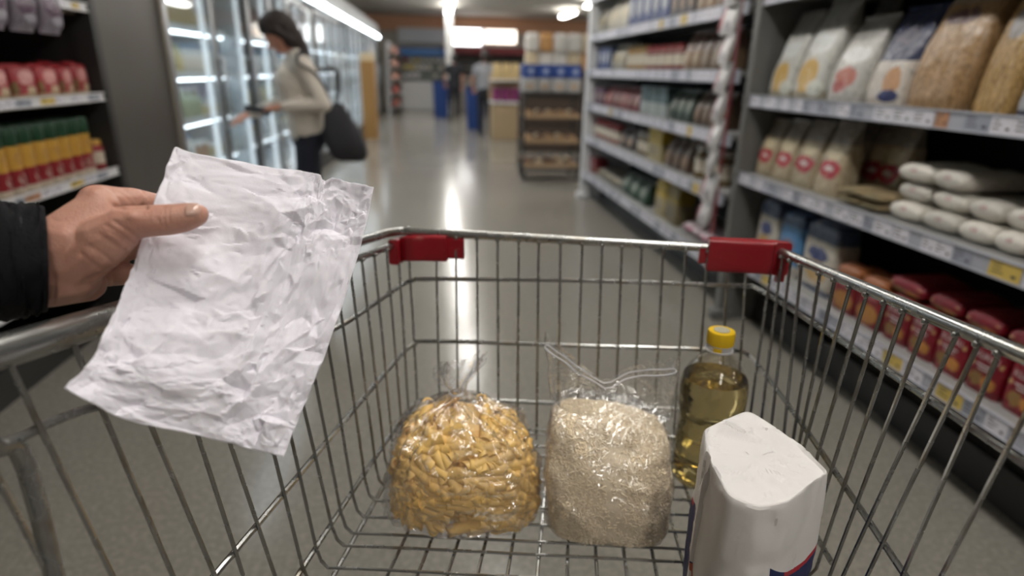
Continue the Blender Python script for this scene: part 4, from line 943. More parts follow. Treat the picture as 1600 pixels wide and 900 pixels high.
def pasta_bag():
    a, b = onz(596, 846, ZF), onz(846, 852, ZF); w_ = abs((b-a)@UX); d = .155; hgt = .146
    base = (a+b)/2+UY*(d*.5-.004)-UX*.004; r0 = random.Random(4)
    u = empty('pasta_bag', (base[0], base[1], BZ), YAW, 'clear tied bag of penne pasta on the basket floor', 'bag')
    prof = [(0, .86, .86, 0, 0), (.04, .98, .96, 0, 0), (.15, 1.03, 1.02, 0, 0), (.35, 1.0, 1.0, 0, 0), (.55, .93, .93, 0, 0), (.72, .86, .84, -.002, .004), (.86, .70, .68, -.004, .01), (.96, .46, .46, -.008, .016), (1.03, .18, .22, -.012, .02), (1.08, .07, .10, -.013, .022)]
    def sect(t):
        for i in range(len(prof)-1):
            if prof[i][0] <= t <= prof[i+1][0]:
                k = (t-prof[i][0])/(prof[i+1][0]-prof[i][0]); return [prof[i][q]+(prof[i+1][q]-prof[i][q])*k for q in range(5)]
        return list(prof[-1])
    def ring(t, s_=1.0, pleat=0.0, n=120):
        _, kw, kd, ox, oy = sect(t); out = []
        for i in range(n):
            an = 2*PI*i/n; c, s2 = math.cos(an), math.sin(an); e = .72
            pl = 1+pleat*math.sin(an*17+3*math.sin(an*3))
            out.append((ox+w_/2*kw*s_*pl*math.copysign(abs(c)**e, c), oy+d/2*kd*s_*pl*math.copysign(abs(s2)**e, s2), hgt*t))
        return out
    mb = MB(); rings = []
    for t in [x/40*1.08 for x in range(41)]:
        pl = .015+max(0, t-.6)*.30
        rings.append([wob(p, .0035, 34, 2) if p[2] > 0 else p for p in ring(t, 1, pl if t > .02 else 0)])
    top = hgt*1.08
    for k, (dz, wx, wy, ox) in enumerate(((.005, .008, .007, 0), (.012, .011, .008, -.001), (.022, .020, .009, -.003), (.032, .027, .010, -.002), (.041, .030, .008, .002), (.047, .031, .006, .004))):
        rings.append([(-.013+ox+wx*math.cos(an)*(1+.12*math.sin(an*9+k)), .022+wy*math.sin(an)+.005*math.sin(an*7)*min(1, k/2)+dz*.1, top+dz+.012*math.cos(an+.6)*(k/5)+(.004*math.sin(5*an) if k > 3 else 0)) for an in [2*PI*i/120 for i in range(120)]])
    mb.loft(creased(rings, .0048, 2), 0, True, False)
    mb.build('clear_bag', M_film, u, smooth=22)
    mb = MB(); mb.lathe([(.0085, -.0022), (.0105, 0), (.0085, .0022)], 16, 0, (-.013, .022, top+.003), False, False); mb.build('tie', plain('clear_tie', srgb(206, 206, 206), .3), u)
    PM = plain('penne_dough', srgb(235, 195, 118), .42, var=.16, scale=45, coat=.15)
    def penne(p, q, rad, bend):
        mb = MB(); P_, Q = V3(p), V3(q); t = _n(Q-P_); s_ = _n(np.cross(t, [.3, .2, 1.])); v_ = np.cross(s_, t); rings = []
        outer = []
        for i, f in enumerate((0, .24, .42, .58, .76, 1)):
            cc = P_+(Q-P_)*f+v_*bend*math.sin(PI*f); outer.append([cc+rad*(s_*math.cos(a_)+v_*math.sin(a_))+t*(rad*.6*math.cos(a_) if i in (0, 5) else 0) for a_ in [2*PI*k/16 for k in range(16)]])
        n1 = outer[0]; n2 = outer[-1]
        c0, c1 = sum(n1)/16, sum(n2)/16
        i1 = [c0+(x-c0)*.66 for x in n1]; i2 = [c1+(x-c1)*.66 for x in n2]
        d1 = [x+t*.012 for x in i1]; d2 = [x-t*.012 for x in i2]
        mb.loft([d1, i1]+outer+[i2, d2]); return mb
    heap = MB(); made = 0; items = []
    tries = 0
    for layer, sc, cnt in ((0, .88, 420), (1, .74, 260)):
        for k in range(cnt):
            an = r0.uniform(0, 2*PI); t = r0.uniform(.05, .88)
            if layer == 0 and math.sin(an) > .35 and r0.random() < .75: an = -an
            c = np.array(ring(t, sc)[int(an/(2*PI)*120) % 120]); cz = hgt*t
            tang = np.array([-math.sin(an)*w_, math.cos(an)*d, 0]); tang = _n(tang); upv = np.array([-.5*math.cos(an), -.5*math.sin(an), 1.]) if t > .5 else np.array([0, 0, 1.])
            th = r0.gauss(0, .35) if r0.random() < .7 else r0.uniform(-1.4, 1.4)
            dr = _n(tang*math.cos(th)+_n(upv)*math.sin(th)); L = r0.uniform(.056, .072)
            p, q = c-dr*L/2, c+dr*L/2
            bad = False
            for e in (p, q):
                tt = e[2]/hgt
                if tt < .03: e[2] = .012
                tt = max(.02, min(1, e[2]/hgt)); _, kw, kd, ox, oy = sect(tt); rr = max(1e-6, (abs((e[0]-ox)/(w_/2*kw))**2.6+abs((e[1]-oy)/(d/2*kd))**2.6)**(1/2.6))
                if rr > .93: e[0] = ox+(e[0]-ox)*.93/rr; e[1] = oy+(e[1]-oy)*.93/rr
            if np.linalg.norm(p-q) < L*.86 or sum(1 for i_ in items if i_[5] == layer) >= (165, 95)[layer]: continue
            items.append((p, q, r0.uniform(.0072, .0083), r0.uniform(-.0012, .0012), (p+q)/2, layer))
    items.sort(key=lambda i_: i_[4][1]-i_[4][2]*.9)
    for k, (p, q, rad, bd, _, _l) in enumerate(items):
        mb = penne(p, q, rad, bd)
        if k < 100: mb.build('penne', PM, u, smooth=35)
        else: heap.add(mb.v, mb.f)
    cr_ = [[wob(p, .004, 60, 5) for p in ring(.03+.85*x/14, .62, 0, 60)] for x in range(15)]
    heap.loft(cr_)
    tag(heap.build('penne_heap', PM, u, smooth=35), kind='stuff')
    return u
pasta_bag()
def rice_bag():
    a, b = onz(850, 862, ZF), onz(1046, 872, ZF); w_ = abs((b-a)@UX)*1.0; d = .115; hg = .150
    base = (a+b)/2+UY*(d*.5+.0)+UX*.004; r0 = random.Random(9)
    u = empty('rice_bag', (base[0], base[1], BZ), YAW, 'clear zip bag of white rice on the basket floor between pasta and flour', 'bag')
    prof = [(0, .84, .80), (.03, .93, .92), (.1, .99, 1.0), (.3, 1.02, 1.06), (.55, 1.03, 1.0), (.78, 1.02, .86), (.9, .99, .72), (.97, .93, .55), (1, .80, .36)]
    lean = .035
    def ring(t, s_=1.0, n=110, x=0):
        for i in range(len(prof)-1):
            if prof[i][0] <= t <= prof[i+1][0]:
                k = (t-prof[i][0])/(prof[i+1][0]-prof[i][0]); kw = prof[i][1]*(1-k)+prof[i+1][1]*k; kd = prof[i][2]*(1-k)+prof[i+1][2]*k; break
        out = []
        for i in range(n):
            an = 2*PI*i/n; c, s2 = math.cos(an), math.sin(an); e = .55
            X_ = (w_/2*kw*s_)*math.copysign(abs(c)**e, c); out.append((X_, lean*t**1.3+(d/2*kd*s_)*math.copysign(abs(s2)**e, s2), hg*t*(1-.16*X_/w_-.25*(X_/w_)**2*t)+(.004 if s_ > 1 else 0)*t))
        return out
    soft = lambda p, sd: wob(wob(p, .006, 18, sd), .0022, 52, sd+2)
    core = [[soft(p, 3) if p[2] > .002 else p for p in ring(x/34, .972)] for x in range(35)]
    for f in (.85, .65, .45, .25, .08):
        c_ = sum(V3(p) for p in core[34])/110; core.append([tuple(c_+(V3(p)-c_)*f+np.array([0, 0, .004*(1-f)])) for p in core[34]])
    mb = MB(); mb.loft(core)
    RM = plain('rice_grain', srgb(242, 226, 198), .5, var=.1, scale=150)
    bvh = BVHTree.FromPolygons([Vector(v) for v in mb.v], mb.f)
    n0 = len(mb.f)
    cnt = 0
    while cnt < 11000:
        fi = r0.randrange(len(core)-1); i = r0.randrange(110); p = V3(core[fi][i]); q = V3(core[fi+1][(i+1) % 110]); c = p+(q-p)*np.array([r0.random()]*3)+ (V3(core[fi][(i+1) % 110])-p)*r0.random()*.6
        hit = bvh.find_nearest(Vector(c)); nn = V3(hit[1]); 
        if nn[1] > .55: 
            if r0.random() < .85: continue
        rv = np.array([r0.gauss(0, 1) for _ in range(3)]); t = _n(rv-nn*(rv@nn)*.8); s_ = _n(np.cross(t, nn+np.array([.01, .02, .01]))); v_ = np.cross(s_, t)
        L, R_ = r0.uniform(.0028, .0036), r0.uniform(.00095, .0012); c = V3(hit[0])+nn*r0.uniform(-.0002, .0007)
        vs = [c-t*L]+[c-t*L*.45+R_*(s_*math.cos(x)+v_*math.sin(x)) for x in (0, PI/2, PI, 3*PI/2)]+[c+t*L*.45+R_*(s_*math.cos(x)+v_*math.sin(x)) for x in (0, PI/2, PI, 3*PI/2)]+[c+t*L]
        fs = [(0, 2, 1), (0, 3, 2), (0, 4, 3), (0, 1, 4)]+[(1+k, 1+(k+1) % 4, 5+(k+1) % 4, 5+k) for k in range(4)]+[(9, 5, 6), (9, 6, 7), (9, 7, 8), (9, 8, 5)]
        mb.add(vs, fs); cnt += 1
    tag(mb.build('rice', RM, u, smooth=80), kind='stuff')
    # clear bag, its empty upper part flaring into two wings with a zip line
    mb = MB(); rings = [[soft(p, 3) if p[2] > .002 else p for p in ring(x/34, 1.0)] for x in range(35)]
    def mouth(t):
        out = []
        for i in range(110):
            an = 2*PI*i/110; c, s2 = math.cos(an), math.sin(an); x = w_/2*(1.0+.10*t)*math.copysign(abs(c)**.8, c); xn = x/(w_/2)
            dep = .022*(1-t)+.0035+.010*t*abs(xn)**3
            rise = (.028+.058*max(0, -xn)**1.1+.062*max(0, xn)**.9)*t - .004*math.exp(-(xn*4)**2)*t
            y = lean+.006+.012*t+dep*math.copysign(abs(s2)**.8, s2)+.010*t*math.sin(xn*4+.5)
            out.append(wob((x-.004*t, y, hg*(1-.16*x/w_-.25*(x/w_)**2)+.004+rise), .0035*t, 45, 4))
        return out
    for k in range(1, 14): rings.append(mouth(k/13))
    mb.loft(creased(rings, .0034, 2), 0, True, False); fb = mb.build('clear_bag', M_film, u, smooth=22)
    for s2 in (1, -1):
        mb = MB(); pts = [V3(p) for p in mouth(.82)]; half = [p for i, p in enumerate(pts) if math.sin(2*PI*i/110)*s2 > .05]
        mb.tube([p+np.array([0, -.0006*s2, 0]) for p in half], .0011, 6); mb.build('zip_strip', plain('zip_plastic', srgb(216, 216, 220), .25), fb)
    return u
rice_bag()
def oil_bottle():
    cap_c = ony(1128, 516, .742); hgt = cap_c[2]-BZ
    u = empty('oil_bottle', (cap_c[0], .742, BZ), YAW, 'clear bottle of yellow cooking oil with yellow cap behind the flour bag', 'bottle')
    k = hgt/.27
    body = [(.030, .004), (.041, 0), (.0455, .004), (.047, .014), (.047, .05), (.0455, .056), (.047, .062), (.047, .078), (.0462, .085), (.0455, .093), (.0462, .100), (.0448, .106), (.0462, .112), (.0448, .118), (.0462, .124), (.0468, .130), (.0480, .138), (.0488, .150), (.0488, .168), (.0480, .180), (.0455, .190), (.041, .200), (.034, .212), (.026, .222), (.0180, .229), (.0150, .234), (.0148, .246)]
    n = 72
    def rings(s_, zmax):
        out = []
        for r, z in body:
            if z > zmax: break
            out.append([((r*1.10-s_)*k*(1+.012*math.sin(6*a_)*(1 if .02 < z < .13 else 0))*math.cos(a_), (r*1.10-s_)*k*(1+.012*math.sin(6*a_)*(1 if .02 < z < .13 else 0))*math.sin(a_), (z+(s_ if z < .01 else 0))*k) for a_ in [2*PI*i/n for i in range(n)]])
        return out
    mb = MB(); mb.loft(rings(0, 1), 0, True, False); mb.build('bottle_wall', film('bottle_plastic', (.99, .99, .97, 1), .05, .12, 14, .01, .05), u, smooth=60)
    m, nt, b = base_mat('cooking_oil'); b.inputs['Base Color'].default_value = srgb(252, 249, 225); b.inputs['Transmission Weight'].default_value = 1; b.inputs['IOR'].default_value = 1.36; b.inputs['Roughness'].default_value = .02
    nz = N(nt, 'ShaderNodeTexNoise'); nz.inputs['Scale'].default_value = 30; bp = N(nt, 'ShaderNodeBump'); bp.inputs['Strength'].default_value = .25; bp.inputs['Distance'].default_value = .01
    tc = N(nt, 'ShaderNodeTexCoord'); nt.links.new(tc.outputs['Object'], nz.inputs['Vector']); nt.links.new(nz.outputs['Fac'], bp.inputs['Height']); nt.links.new(bp.outputs['Normal'], b.inputs['Normal'])
    va = N(nt, 'ShaderNodeVolumeAbsorption'); va.inputs['Color'].default_value = srgb(226, 204, 70); va.inputs['Density'].default_value = 10
    out_ = [x for x in nt.nodes if x.type == 'OUTPUT_MATERIAL'][0]; nt.links.new(va.outputs[0], out_.inputs['Volume'])
    mb = MB(); mb.loft(rings(.0009, .1905)); mb.build('oil', m, u, smooth=60)
    yl = plain('cap_yellow', srgb(226, 186, 26), .35, var=.03)
    mb = MB(); cr = []
    for r, z in ((.0172, .247), (.0205, .248), (.0208, .252), (.0208, .266), (.0200, .2695), (.0178, .270)):
        cr.append([(r*k*(1+(.014*math.cos(60*a_) if .2495 < z < .268 else 0))*math.cos(a_), r*k*(1+(.014*math.cos(60*a_) if .2495 < z < .268 else 0))*math.sin(a_), z*k) for a_ in [2*PI*i/240 for i in range(240)]])
    mb.loft(cr); c = mb.build('cap', yl, u)
    mb = MB(); mb.lathe([(.0001, .2702*k), (.0125*k, .2703*k), (.0125*k, .2709*k), (.0001, .2709*k)], 32); mb.build('cap_print', plain('cap_print', srgb(172, 168, 150), .5, var=.25, scale=400), c)
    mb = MB(); mb.lathe([(.0165*k, .234*k), (.0215*k, .2365*k), (.0215*k, .2385*k), (.0196*k, .239*k), (.0196*k, .2462*k), (.0175*k, .2468*k)], 40); mb.build('neck_ring', film('ring_plastic', (.96, .96, .97, 1), .08, .1, 20, .45, .2), u)
    mb = MB(); 
    mb.add([(.0200*k*math.sin(x), -.0200*k*math.cos(x), z*k) for z in (.2392, .2462) for x in np.linspace(-.75, -.1, 8)], [(i, i+1, i+9, i+8) for i in range(7)]); mb.build('seal_band', yl, c)
    return u
oil_bottle()
def flour_bag():
    zt = BZ+.208
    poly = [onz(x, y, zt) for x, y in ((1098, 668), (1108, 722), (1140, 776), (1186, 794), (1236, 786), (1302, 737), (1250, 690), (1170, 636), (1130, 652))]
    cen = sum(poly)/len(poly)
    u = empty('flour_bag', (cen[0], cen[1], BZ), 0, 'white paper flour bag with navy and red print standing before the oil bottle', 'bag')
    q = [(p-cen)[:2] for p in poly]; ex = _n(poly[5]-poly[3])[:2]; n = 200
    def radius(an):
        d = np.array([math.cos(an), math.sin(an)])
        for k in range(len(q)):
            a_, b_ = q[k], q[(k+1) % len(q)]; M_ = np.array([[d[0], a_[0]-b_[0]], [d[1], a_[1]-b_[1]]]); t_, f_ = np.linalg.solve(M_, a_)
            if t_ > 0 and -1e-6 <= f_ <= 1+1e-6: return t_
        return .07
    R0_ = np.array([radius(2*PI*i/n-PI) for i in range(n)])
    def smoothed(k):
        ker = np.exp(-(np.arange(-n//2, n//2)/max(.5, k))**2); ker /= ker.sum(); return np.real(np.fft.ifft(np.fft.fft(R0_)*np.fft.fft(np.fft.ifftshift(ker))))
    RS = [smoothed(k) for k in (1.2, 3, 6, 10, 15)]
    def ringq(s_, r, z, sd=0):
        x = min(3.999, max(0, r*4)); k = int(x); R_ = RS[k]*(1-x+k)+RS[k+1]*(x-k)
        return [(math.cos(2*PI*i/n-PI)*R_[i]*s_, math.sin(2*PI*i/n-PI)*R_[i]*s_, z) for i in range(n)]
    rnd = random.Random(6)
    fw = facets(70, 1.0, 31, 1.0); fw2 = facets(900, 1.0, 33, 1.0)
    def crump(p, amt, top=False):
        x, y, z = p; an = math.atan2(y, x); rr = math.hypot(x, y)
        if top: a_ = fw(.5+x*3.4, .5+y*3.4)*.6+fw2(.5+x*3.4, .5+y*3.4)*.18; return (x, y, z+amt*a_)
        h_ = fw((an/(2*PI)*1.0+.5) % 1, z*2.2+.2)*.55+fw2((an/(2*PI)+.5) % 1, z*2.2+.2)*.25
        return (x*(1+amt*h_/max(.03, rr)), y*(1+amt*h_/max(.03, rr)), z)
    Hh = zt-BZ; rows = []
    for t in [x/46 for x in range(47)]:
        s_ = 1.03-.03*t+.03*math.sin(PI*t)-.10*max(0, (.12-t)/.12)**2; r = .75-.62*t
        rows.append([crump(p, .0016+.0030*t*t) if t > 0 else p for p in ringq(s_, r, (Hh-.012)*t)])
    for a_ in (.25, .5, .75, 1.0):
        rows.append([crump(p, .0036*(1-a_)+.002) for p in ringq(1.0-.05*(1-math.cos(a_*PI/2)), .12+.1*a_, Hh-.012+.011*math.sin(a_*PI/2))])
    for s_ in (.92, .88, .84, .8, .75, .7, .65, .6, .55, .5, .45, .4, .35, .3, .25, .2, .15, .1, .05, .01):
        rows.append([crump(p, .0075*min(1, (1-s_)*4+.25), True) for p in ringq(s_, .25, Hh-.001+.004*(1-s_)**.5-.006*(1-s_))])
    mb = MB(); mb.loft(rows)
    m, nt, b = base_mat('flour_paper'); tc = N(nt, 'ShaderNodeTexCoord'); sp = N(nt, 'ShaderNodeSeparateXYZ'); nt.links.new(tc.outputs['Object'], sp.inputs[0])
    x, y, z = sp.outputs
    # printed navy panel with a red arc on the front, an orange and navy arc on the left side
    ca, sa = ex
    xr = mth(nt, 'ADD', mth(nt, 'MULTIPLY', x, float(ca)), mth(nt, 'MULTIPLY', y, float(sa)))
    xc = mth(nt, 'SUBTRACT', xr, .012); arc = mth(nt, 'ADD', .117, mth(nt, 'MULTIPLY', mth(nt, 'MULTIPLY', xc, xc), 7.0))
    front = mth(nt, 'GREATER_THAN', xr, -.040)
    c = mixc(nt, mth(nt, 'MULTIPLY', front, mth(nt, 'LESS_THAN', z, arc)), srgb(222, 219, 217), srgb(28, 42, 92))
    red = mth(nt, 'MULTIPLY', mth(nt, 'LESS_THAN', mth(nt, 'ABSOLUTE', xc), .032), mth(nt, 'MULTIPLY', mth(nt, 'LESS_THAN', z, arc), mth(nt, 'GREATER_THAN', z, mth(nt, 'SUBTRACT', arc, .006))))
    c = mixc(nt, mth(nt, 'MULTIPLY', front, red), c, srgb(178, 34, 48))
    side = mth(nt, 'LESS_THAN', xr, -.040)
    # the left side's arc drops towards the front
    arc2 = mth(nt, 'ADD', .060, mth(nt, 'MULTIPLY', mth(nt, 'ADD', y, .02), .75))
    inb = mth(nt, 'MULTIPLY', mth(nt, 'LESS_THAN', z, arc2), mth(nt, 'GREATER_THAN', z, mth(nt, 'SUBTRACT', arc2, .012)))
    colb = mixc(nt, mth(nt, 'MULTIPLY', mth(nt, 'GREATER_THAN', z, .052), mth(nt, 'LESS_THAN', z, .074)), srgb(28, 42, 92), srgb(190, 104, 74))
    c = mixc(nt, mth(nt, 'MULTIPLY', side, inb), c, colb)
    nt.links.new(c, b.inputs['Base Color']); b.inputs['Roughness'].default_value = .55
    nz = N(nt, 'ShaderNodeTexNoise'); nz.inputs['Scale'].default_value = 300; nz.inputs['Detail'].default_value = 4; nt.links.new(tc.outputs['Object'], nz.inputs['Vector'])
    bp = N(nt, 'ShaderNodeBump'); bp.inputs['Strength'].default_value = .08; bp.inputs['Distance'].default_value = .002; nt.links.new(nz.outputs['Fac'], bp.inputs['Height']); nt.links.new(bp.outputs['Normal'], b.inputs['Normal'])
    mb.build('paper_bag', m, u, smooth=20)
    return u
flour_bag()
# ---------------------------------------------------------------- people
_ico = None
def hull_mesh(hulls, voxel, iters, name, mat, parent=None, fac=.5):
    """one continuous surface grown over groups of balls (each group is wrapped in its hull, the hulls melt together)"""
    global _ico
    if _ico is None:
        bm = bmesh.new(); bmesh.ops.create_icosphere(bm, subdivisions=2, radius=1); _ico = [v.co.copy() for v in bm.verts]; bm.free()
    me = bpy.data.meshes.new(name+'_tmp'); out = bmesh.new()
    for h in hulls:
        bm = bmesh.new()
        for p, r in h:
            rr = r if isinstance(r, (tuple, list)) else (r, r, r)
            for c in _ico: bm.verts.new((p[0]+c.x*rr[0], p[1]+c.y*rr[1], p[2]+c.z*rr[2]))
        res = bmesh.ops.convex_hull(bm, input=bm.verts[:]); bmesh.ops.delete(bm, geom=[v for v in bm.verts if not v.link_faces], context='VERTS')
        t = bpy.data.meshes.new('t'); bm.to_mesh(t); bm.free(); out.from_mesh(t); bpy.data.meshes.remove(t)
    out.to_mesh(me); out.free()
    o = bpy.data.objects.new(name+'_tmp', me); C.objects.link(o)
    m = o.modifiers.new('r', 'REMESH'); m.mode = 'VOXEL'; m.voxel_size = voxel; m.use_smooth_shade = True
    s_ = o.modifiers.new('s', 'SMOOTH'); s_.iterations = iters; s_.factor = fac
    dg = bpy.context.evaluated_depsgraph_get(); fin = bpy.data.meshes.new_from_object(o.evaluated_get(dg)); bpy.data.objects.remove(o)
    fin.name = name; fin.materials.clear(); fin.materials.append(mat)
    fin.polygons.foreach_set('use_smooth', [True]*len(fin.polygons))
    r_ = bpy.data.objects.new(name, fin); C.objects.link(r_)
    if parent: r_.parent = parent
    return r_
def skin(name, col, var=.10):
    m, nt, b = base_mat(name); tc = N(nt, 'ShaderNodeTexCoord')
    n1 = N(nt, 'ShaderNodeTexNoise'); n1.inputs['Scale'].default_value = 55; n1.inputs['Detail'].default_value = 5
    n2 = N(nt, 'ShaderNodeTexVoronoi'); n2.inputs['Scale'].default_value = 900
    n3 = N(nt, 'ShaderNodeTexNoise'); n3.inputs['Scale'].default_value = 260; n3.inputs['Detail'].default_value = 6; n3.inputs['Distortion'].default_value = .8
    for n in (n1, n2, n3): nt.links.new(tc.outputs['Object'], n.inputs['Vector'])
    red = (min(1, col[0]*1.02), col[1]*(1-var*2), col[2]*(1-var*2), 1); lite = tuple(min(1, c*(1+var)) for c in col[:3])+(1,)
    nt.links.new(mixc(nt, n1.outputs['Fac'], red, lite), b.inputs['Base Color']); b.inputs['Roughness'].default_value = .48
    b.inputs['Subsurface Weight'].default_value = .12; b.inputs['Subsurface Radius'].default_value = (.006, .0025, .0015); b.inputs['Subsurface Scale'].default_value = 1
    hgt = mth(nt, 'ADD', mth(nt, 'MULTIPLY', n2.outputs['Distance'], .5), n3.outputs['Fac'])
    bp = N(nt, 'ShaderNodeBump'); bp.inputs['Strength'].default_value = .35; bp.inputs['Distance'].default_value = .0012; nt.links.new(hgt, bp.inputs['Height']); nt.links.new(bp.outputs['Normal'], b.inputs['Normal'])
    return m
# ---- the hand that holds the paper
def S_(x, y, d, r): return (at(x, y, d), r*d/F)
SK = skin('hand_skin', srgb(186, 146, 128))
hulls = [
 [S_(-90, 430, .46, 46), S_(60, 414, .478, 48)], [S_(-90, 440, .47, 44), S_(60, 440, .482, 42), S_(62, 390, .478, 44)],
 [S_(62, 396, .478, 50), S_(64, 440, .482, 42), S_(112, 376, .478, 46), S_(116, 432, .485, 38)],
 [S_(108, 372, .478, 44), S_(156, 326, .487, 32), S_(164, 360, .487, 34), S_(128, 410, .485, 34)],
 [S_(112, 420, .48, 36), S_(158, 388, .474, 36), S_(186, 366, .472, 30), S_(140, 418, .478, 24)],
 [S_(160, 372, .472, 35), S_(190, 356, .470, 30), S_(204, 348, .470, 26)],
 [S_(196, 350, .470, 29), S_(224, 346, .472, 26)],
 [S_(224, 346, .472, 26), S_(250, 345, .474, 24.5), S_(268, 343, .476, 25)],
 [S_(266, 343, .476, 25), S_(288, 340, .4785, 23), S_(304, 336, .480, 20)], [S_(302, 336.5, .480, 20), S_(311, 334, .481, 15)],
 [S_(150, 320, .492, 29), S_(166, 318, .498, 27), S_(208, 314, .512, 21)], [S_(206, 314, .512, 21.5), S_(248, 322, .530, 19)], [S_(248, 322, .530, 19), S_(285, 345, .546, 16.5)],
 [S_(150, 352, .51, 30), S_(208, 345, .535, 21)], [S_(208, 345, .535, 21), S_(262, 352, .556, 18)], [S_(262, 352, .556, 18), S_(296, 372, .564, 15)],
 [S_(146, 390, .518, 30), S_(206, 386, .545, 20)], [S_(206, 386, .545, 20), S_(250, 392, .560, 17)], [S_(250, 392, .560, 17), S_(278, 404, .564, 14.5)],
 [S_(136, 424, .512, 28), S_(196, 428, .542, 18)], [S_(196, 428, .542, 18), S_(230, 432, .552, 15)], [S_(230, 432, .552, 15), S_(252, 438, .556, 13)],
 [S_(100, 440, .488, 35), S_(136, 444, .505, 28), S_(76, 450, .484, 32)],
]
hand = hull_mesh(hulls, .0014, 9, 'person', SK)
tag(hand, "person's left hand in a black jacket sleeve, thumb pinching the crumpled paper", 'person')
def project(p):
    c = CM.T @ (np.array(p)-CC); return 800+F*c[0]/-c[2], 450-F*c[1]/-c[2]
# creases and tendons worked into the surface
lines = [((251, 326), (247, 340), (252, 352), .0008, 2.0), ((257, 324), (255, 340), (259, 356), .0010, 2.2), ((263, 325), (263, 338), (266, 350), .0008, 2.0), ((245, 328), (242, 338), (245, 346), .0005, 2.0),
         ((178, 346), (200, 361), (219, 377), .0009, 3.0), ((166, 352), (188, 366), (210, 384), .0008, 3.0), ((172, 362), (190, 374), (204, 386), .0006, 2.5), ((154, 366), (176, 380), (196, 392), .0006, 3.0), ((140, 384), (160, 396), (176, 410), .0006, 3.0), ((126, 396), (142, 408), (156, 420), .0005, 3.0),
         ((182, 322), (196, 326), (228, 324), .0016, 3.5), ((222, 296), (225, 306), (226, 320), .0010, 2.5), ((186, 300), (200, 310), (208, 320), .0006, 3.0), ((176, 304), (186, 312), (192, 320), .0006, 3.0), ((168, 312), (174, 318), (182, 323), .0006, 3.0), ((192, 296), (204, 304), (214, 316), .0005, 2.5),
         ((134, 438), (150, 432), (178, 421), .0012, 3.5), ((178, 424), (178, 440), (178, 462), .0010, 3.0), ((86, 430), (88, 450), (84, 474), .0006, 3.0), ((82, 342), (90, 346), (100, 345), .0004, 3.0)]
nrmz = [V3(v.normal) for v in hand.data.vertices]
for i, v in enumerate(hand.data.vertices):
    vw = CC-V3(v.co); vw = vw/np.linalg.norm(vw)
    if nrmz[i]@vw < .05: continue
    x, y = project(v.co); dz = 0
    for a, b, c, dp, wd in lines:
        if not (min(a[0], b[0], c[0])-9 < x < max(a[0], b[0], c[0])+9 and min(a[1], b[1], c[1])-9 < y < max(a[1], b[1], c[1])+9): continue
        best = 99
        for p, q in ((a, b), (b, c)):
            dx, dy = q[0]-p[0], q[1]-p[1]; t = max(0, min(1, ((x-p[0])*dx+(y-p[1])*dy)/(dx*dx+dy*dy))); best = min(best, math.hypot(x-p[0]-t*dx, y-p[1]-t*dy))
        dz += dp*math.exp(-(best/wd)**2)
    dz -= .0022*math.exp(-((x-206)/11)**2-((y-337)/8)**2)       # knuckle of the thumb
    dz -= .0020*math.exp(-((x-150)/26)**2-((y-296)/9)**2)       # knuckle of the index finger
    if dz: v.co = V3(v.co)-nrmz[i]*dz*(1.2 if dz > 0 else 1)
hb = BVHTree.FromPolygons([v.co for v in hand.data.vertices], [tuple(p.vertices) for p in hand.data.polygons])
mb = MB(); NN = 14; grid = {}
for i in range(NN+1):
    for j in range(NN+1):
        u, v = i/NN*2-1, j/NN*2-1
        e = math.sqrt(max(0, 1-v*v*.5)); x = 301+12.5*u*math.sqrt(1-v*v*.35)+.30*v*-3; y = 328+10*v*math.sqrt(1-u*u*.30)-.9*u
        r_ = ray(x, y); h_ = hb.ray_cast(Vector(CC), Vector(r_).normalized())
        p = V3(h_[0] or hb.find_nearest(Vector(at(x, y, .475)))[0]); nn = V3(h_[1]) if h_[1] else -r_
        grid[i, j] = len(mb.v); mb.v.append(tuple(p+nn*(.0008*(1-.6*max(abs(u), abs(v))**4))))
for i in range(NN):
    for j in range(NN): mb.f.append((grid[i, j], grid[i+1, j], grid[i+1, j+1], grid[i, j+1])); mb.m.append(0)
nl = mb.build('thumbnail', plain('nail', srgb(196, 158, 142), .28, var=.04, coat=.3), hand, smooth=60)
nl.modifiers.new('thick', 'SOLIDIFY').thickness = .0004
# jacket sleeve
jm = plain('black_jacket', srgb(13, 13, 16), .8, var=.25, scale=60, bump=.25, bscale=500, spec=.2)
mb = MB(); rings = []
cpath = [(-520, 640, .30, 150), (-330, 520, .36, 135), (-190, 452, .41, 118), (-100, 424, .435, 106), (-40, 412, .452, 98), (0, 408, .462, 94), (30, 406, .470, 91), (50, 405, .474, 88), (62, 405, .477, 85)]
fine = bez(cpath, 7)
ctr = [at(p[0], p[1], p[2]) for p in fine]; rad = [p[3]*p[2]/F for p in fine]
for i in range(len(fine)):
    t = _n(ctr[min(i+1, len(fine)-1)]-ctr[max(i-1, 0)]); u_ = _n(np.cross(t, [0, 0, 1.])); v_ = np.cross(u_, t)
    ring = []
    for k in range(72):
        a_ = 2*PI*k/72; wr = .0035*mnoise.noise(Vector((i*.35, math.cos(a_)*1.6, math.sin(a_)*1.6)))+.0022*mnoise.noise(Vector((i*.9+7, math.cos(a_)*3, math.sin(a_)*3)))
        ring.append(ctr[i]+(u_*math.cos(a_)*.98+v_*math.sin(a_)*1.0)*(rad[i]+wr))
    rings.append(ring)
cuff_c, cuff = ctr[-1], rings[-1]
t = _n(ctr[-1]-ctr[-4])
for sc, dx in ((1.0, .002), (.985, .0032), (.96, .003), (.94, .0005), (.93, -.006), (.92, -.03)): rings.append([cuff_c+(p-cuff_c)*sc+t*dx for p in cuff])
mb.loft(rings, 0, True, False); slv = mb.build('jacket_sleeve', jm, hand, smooth=60)
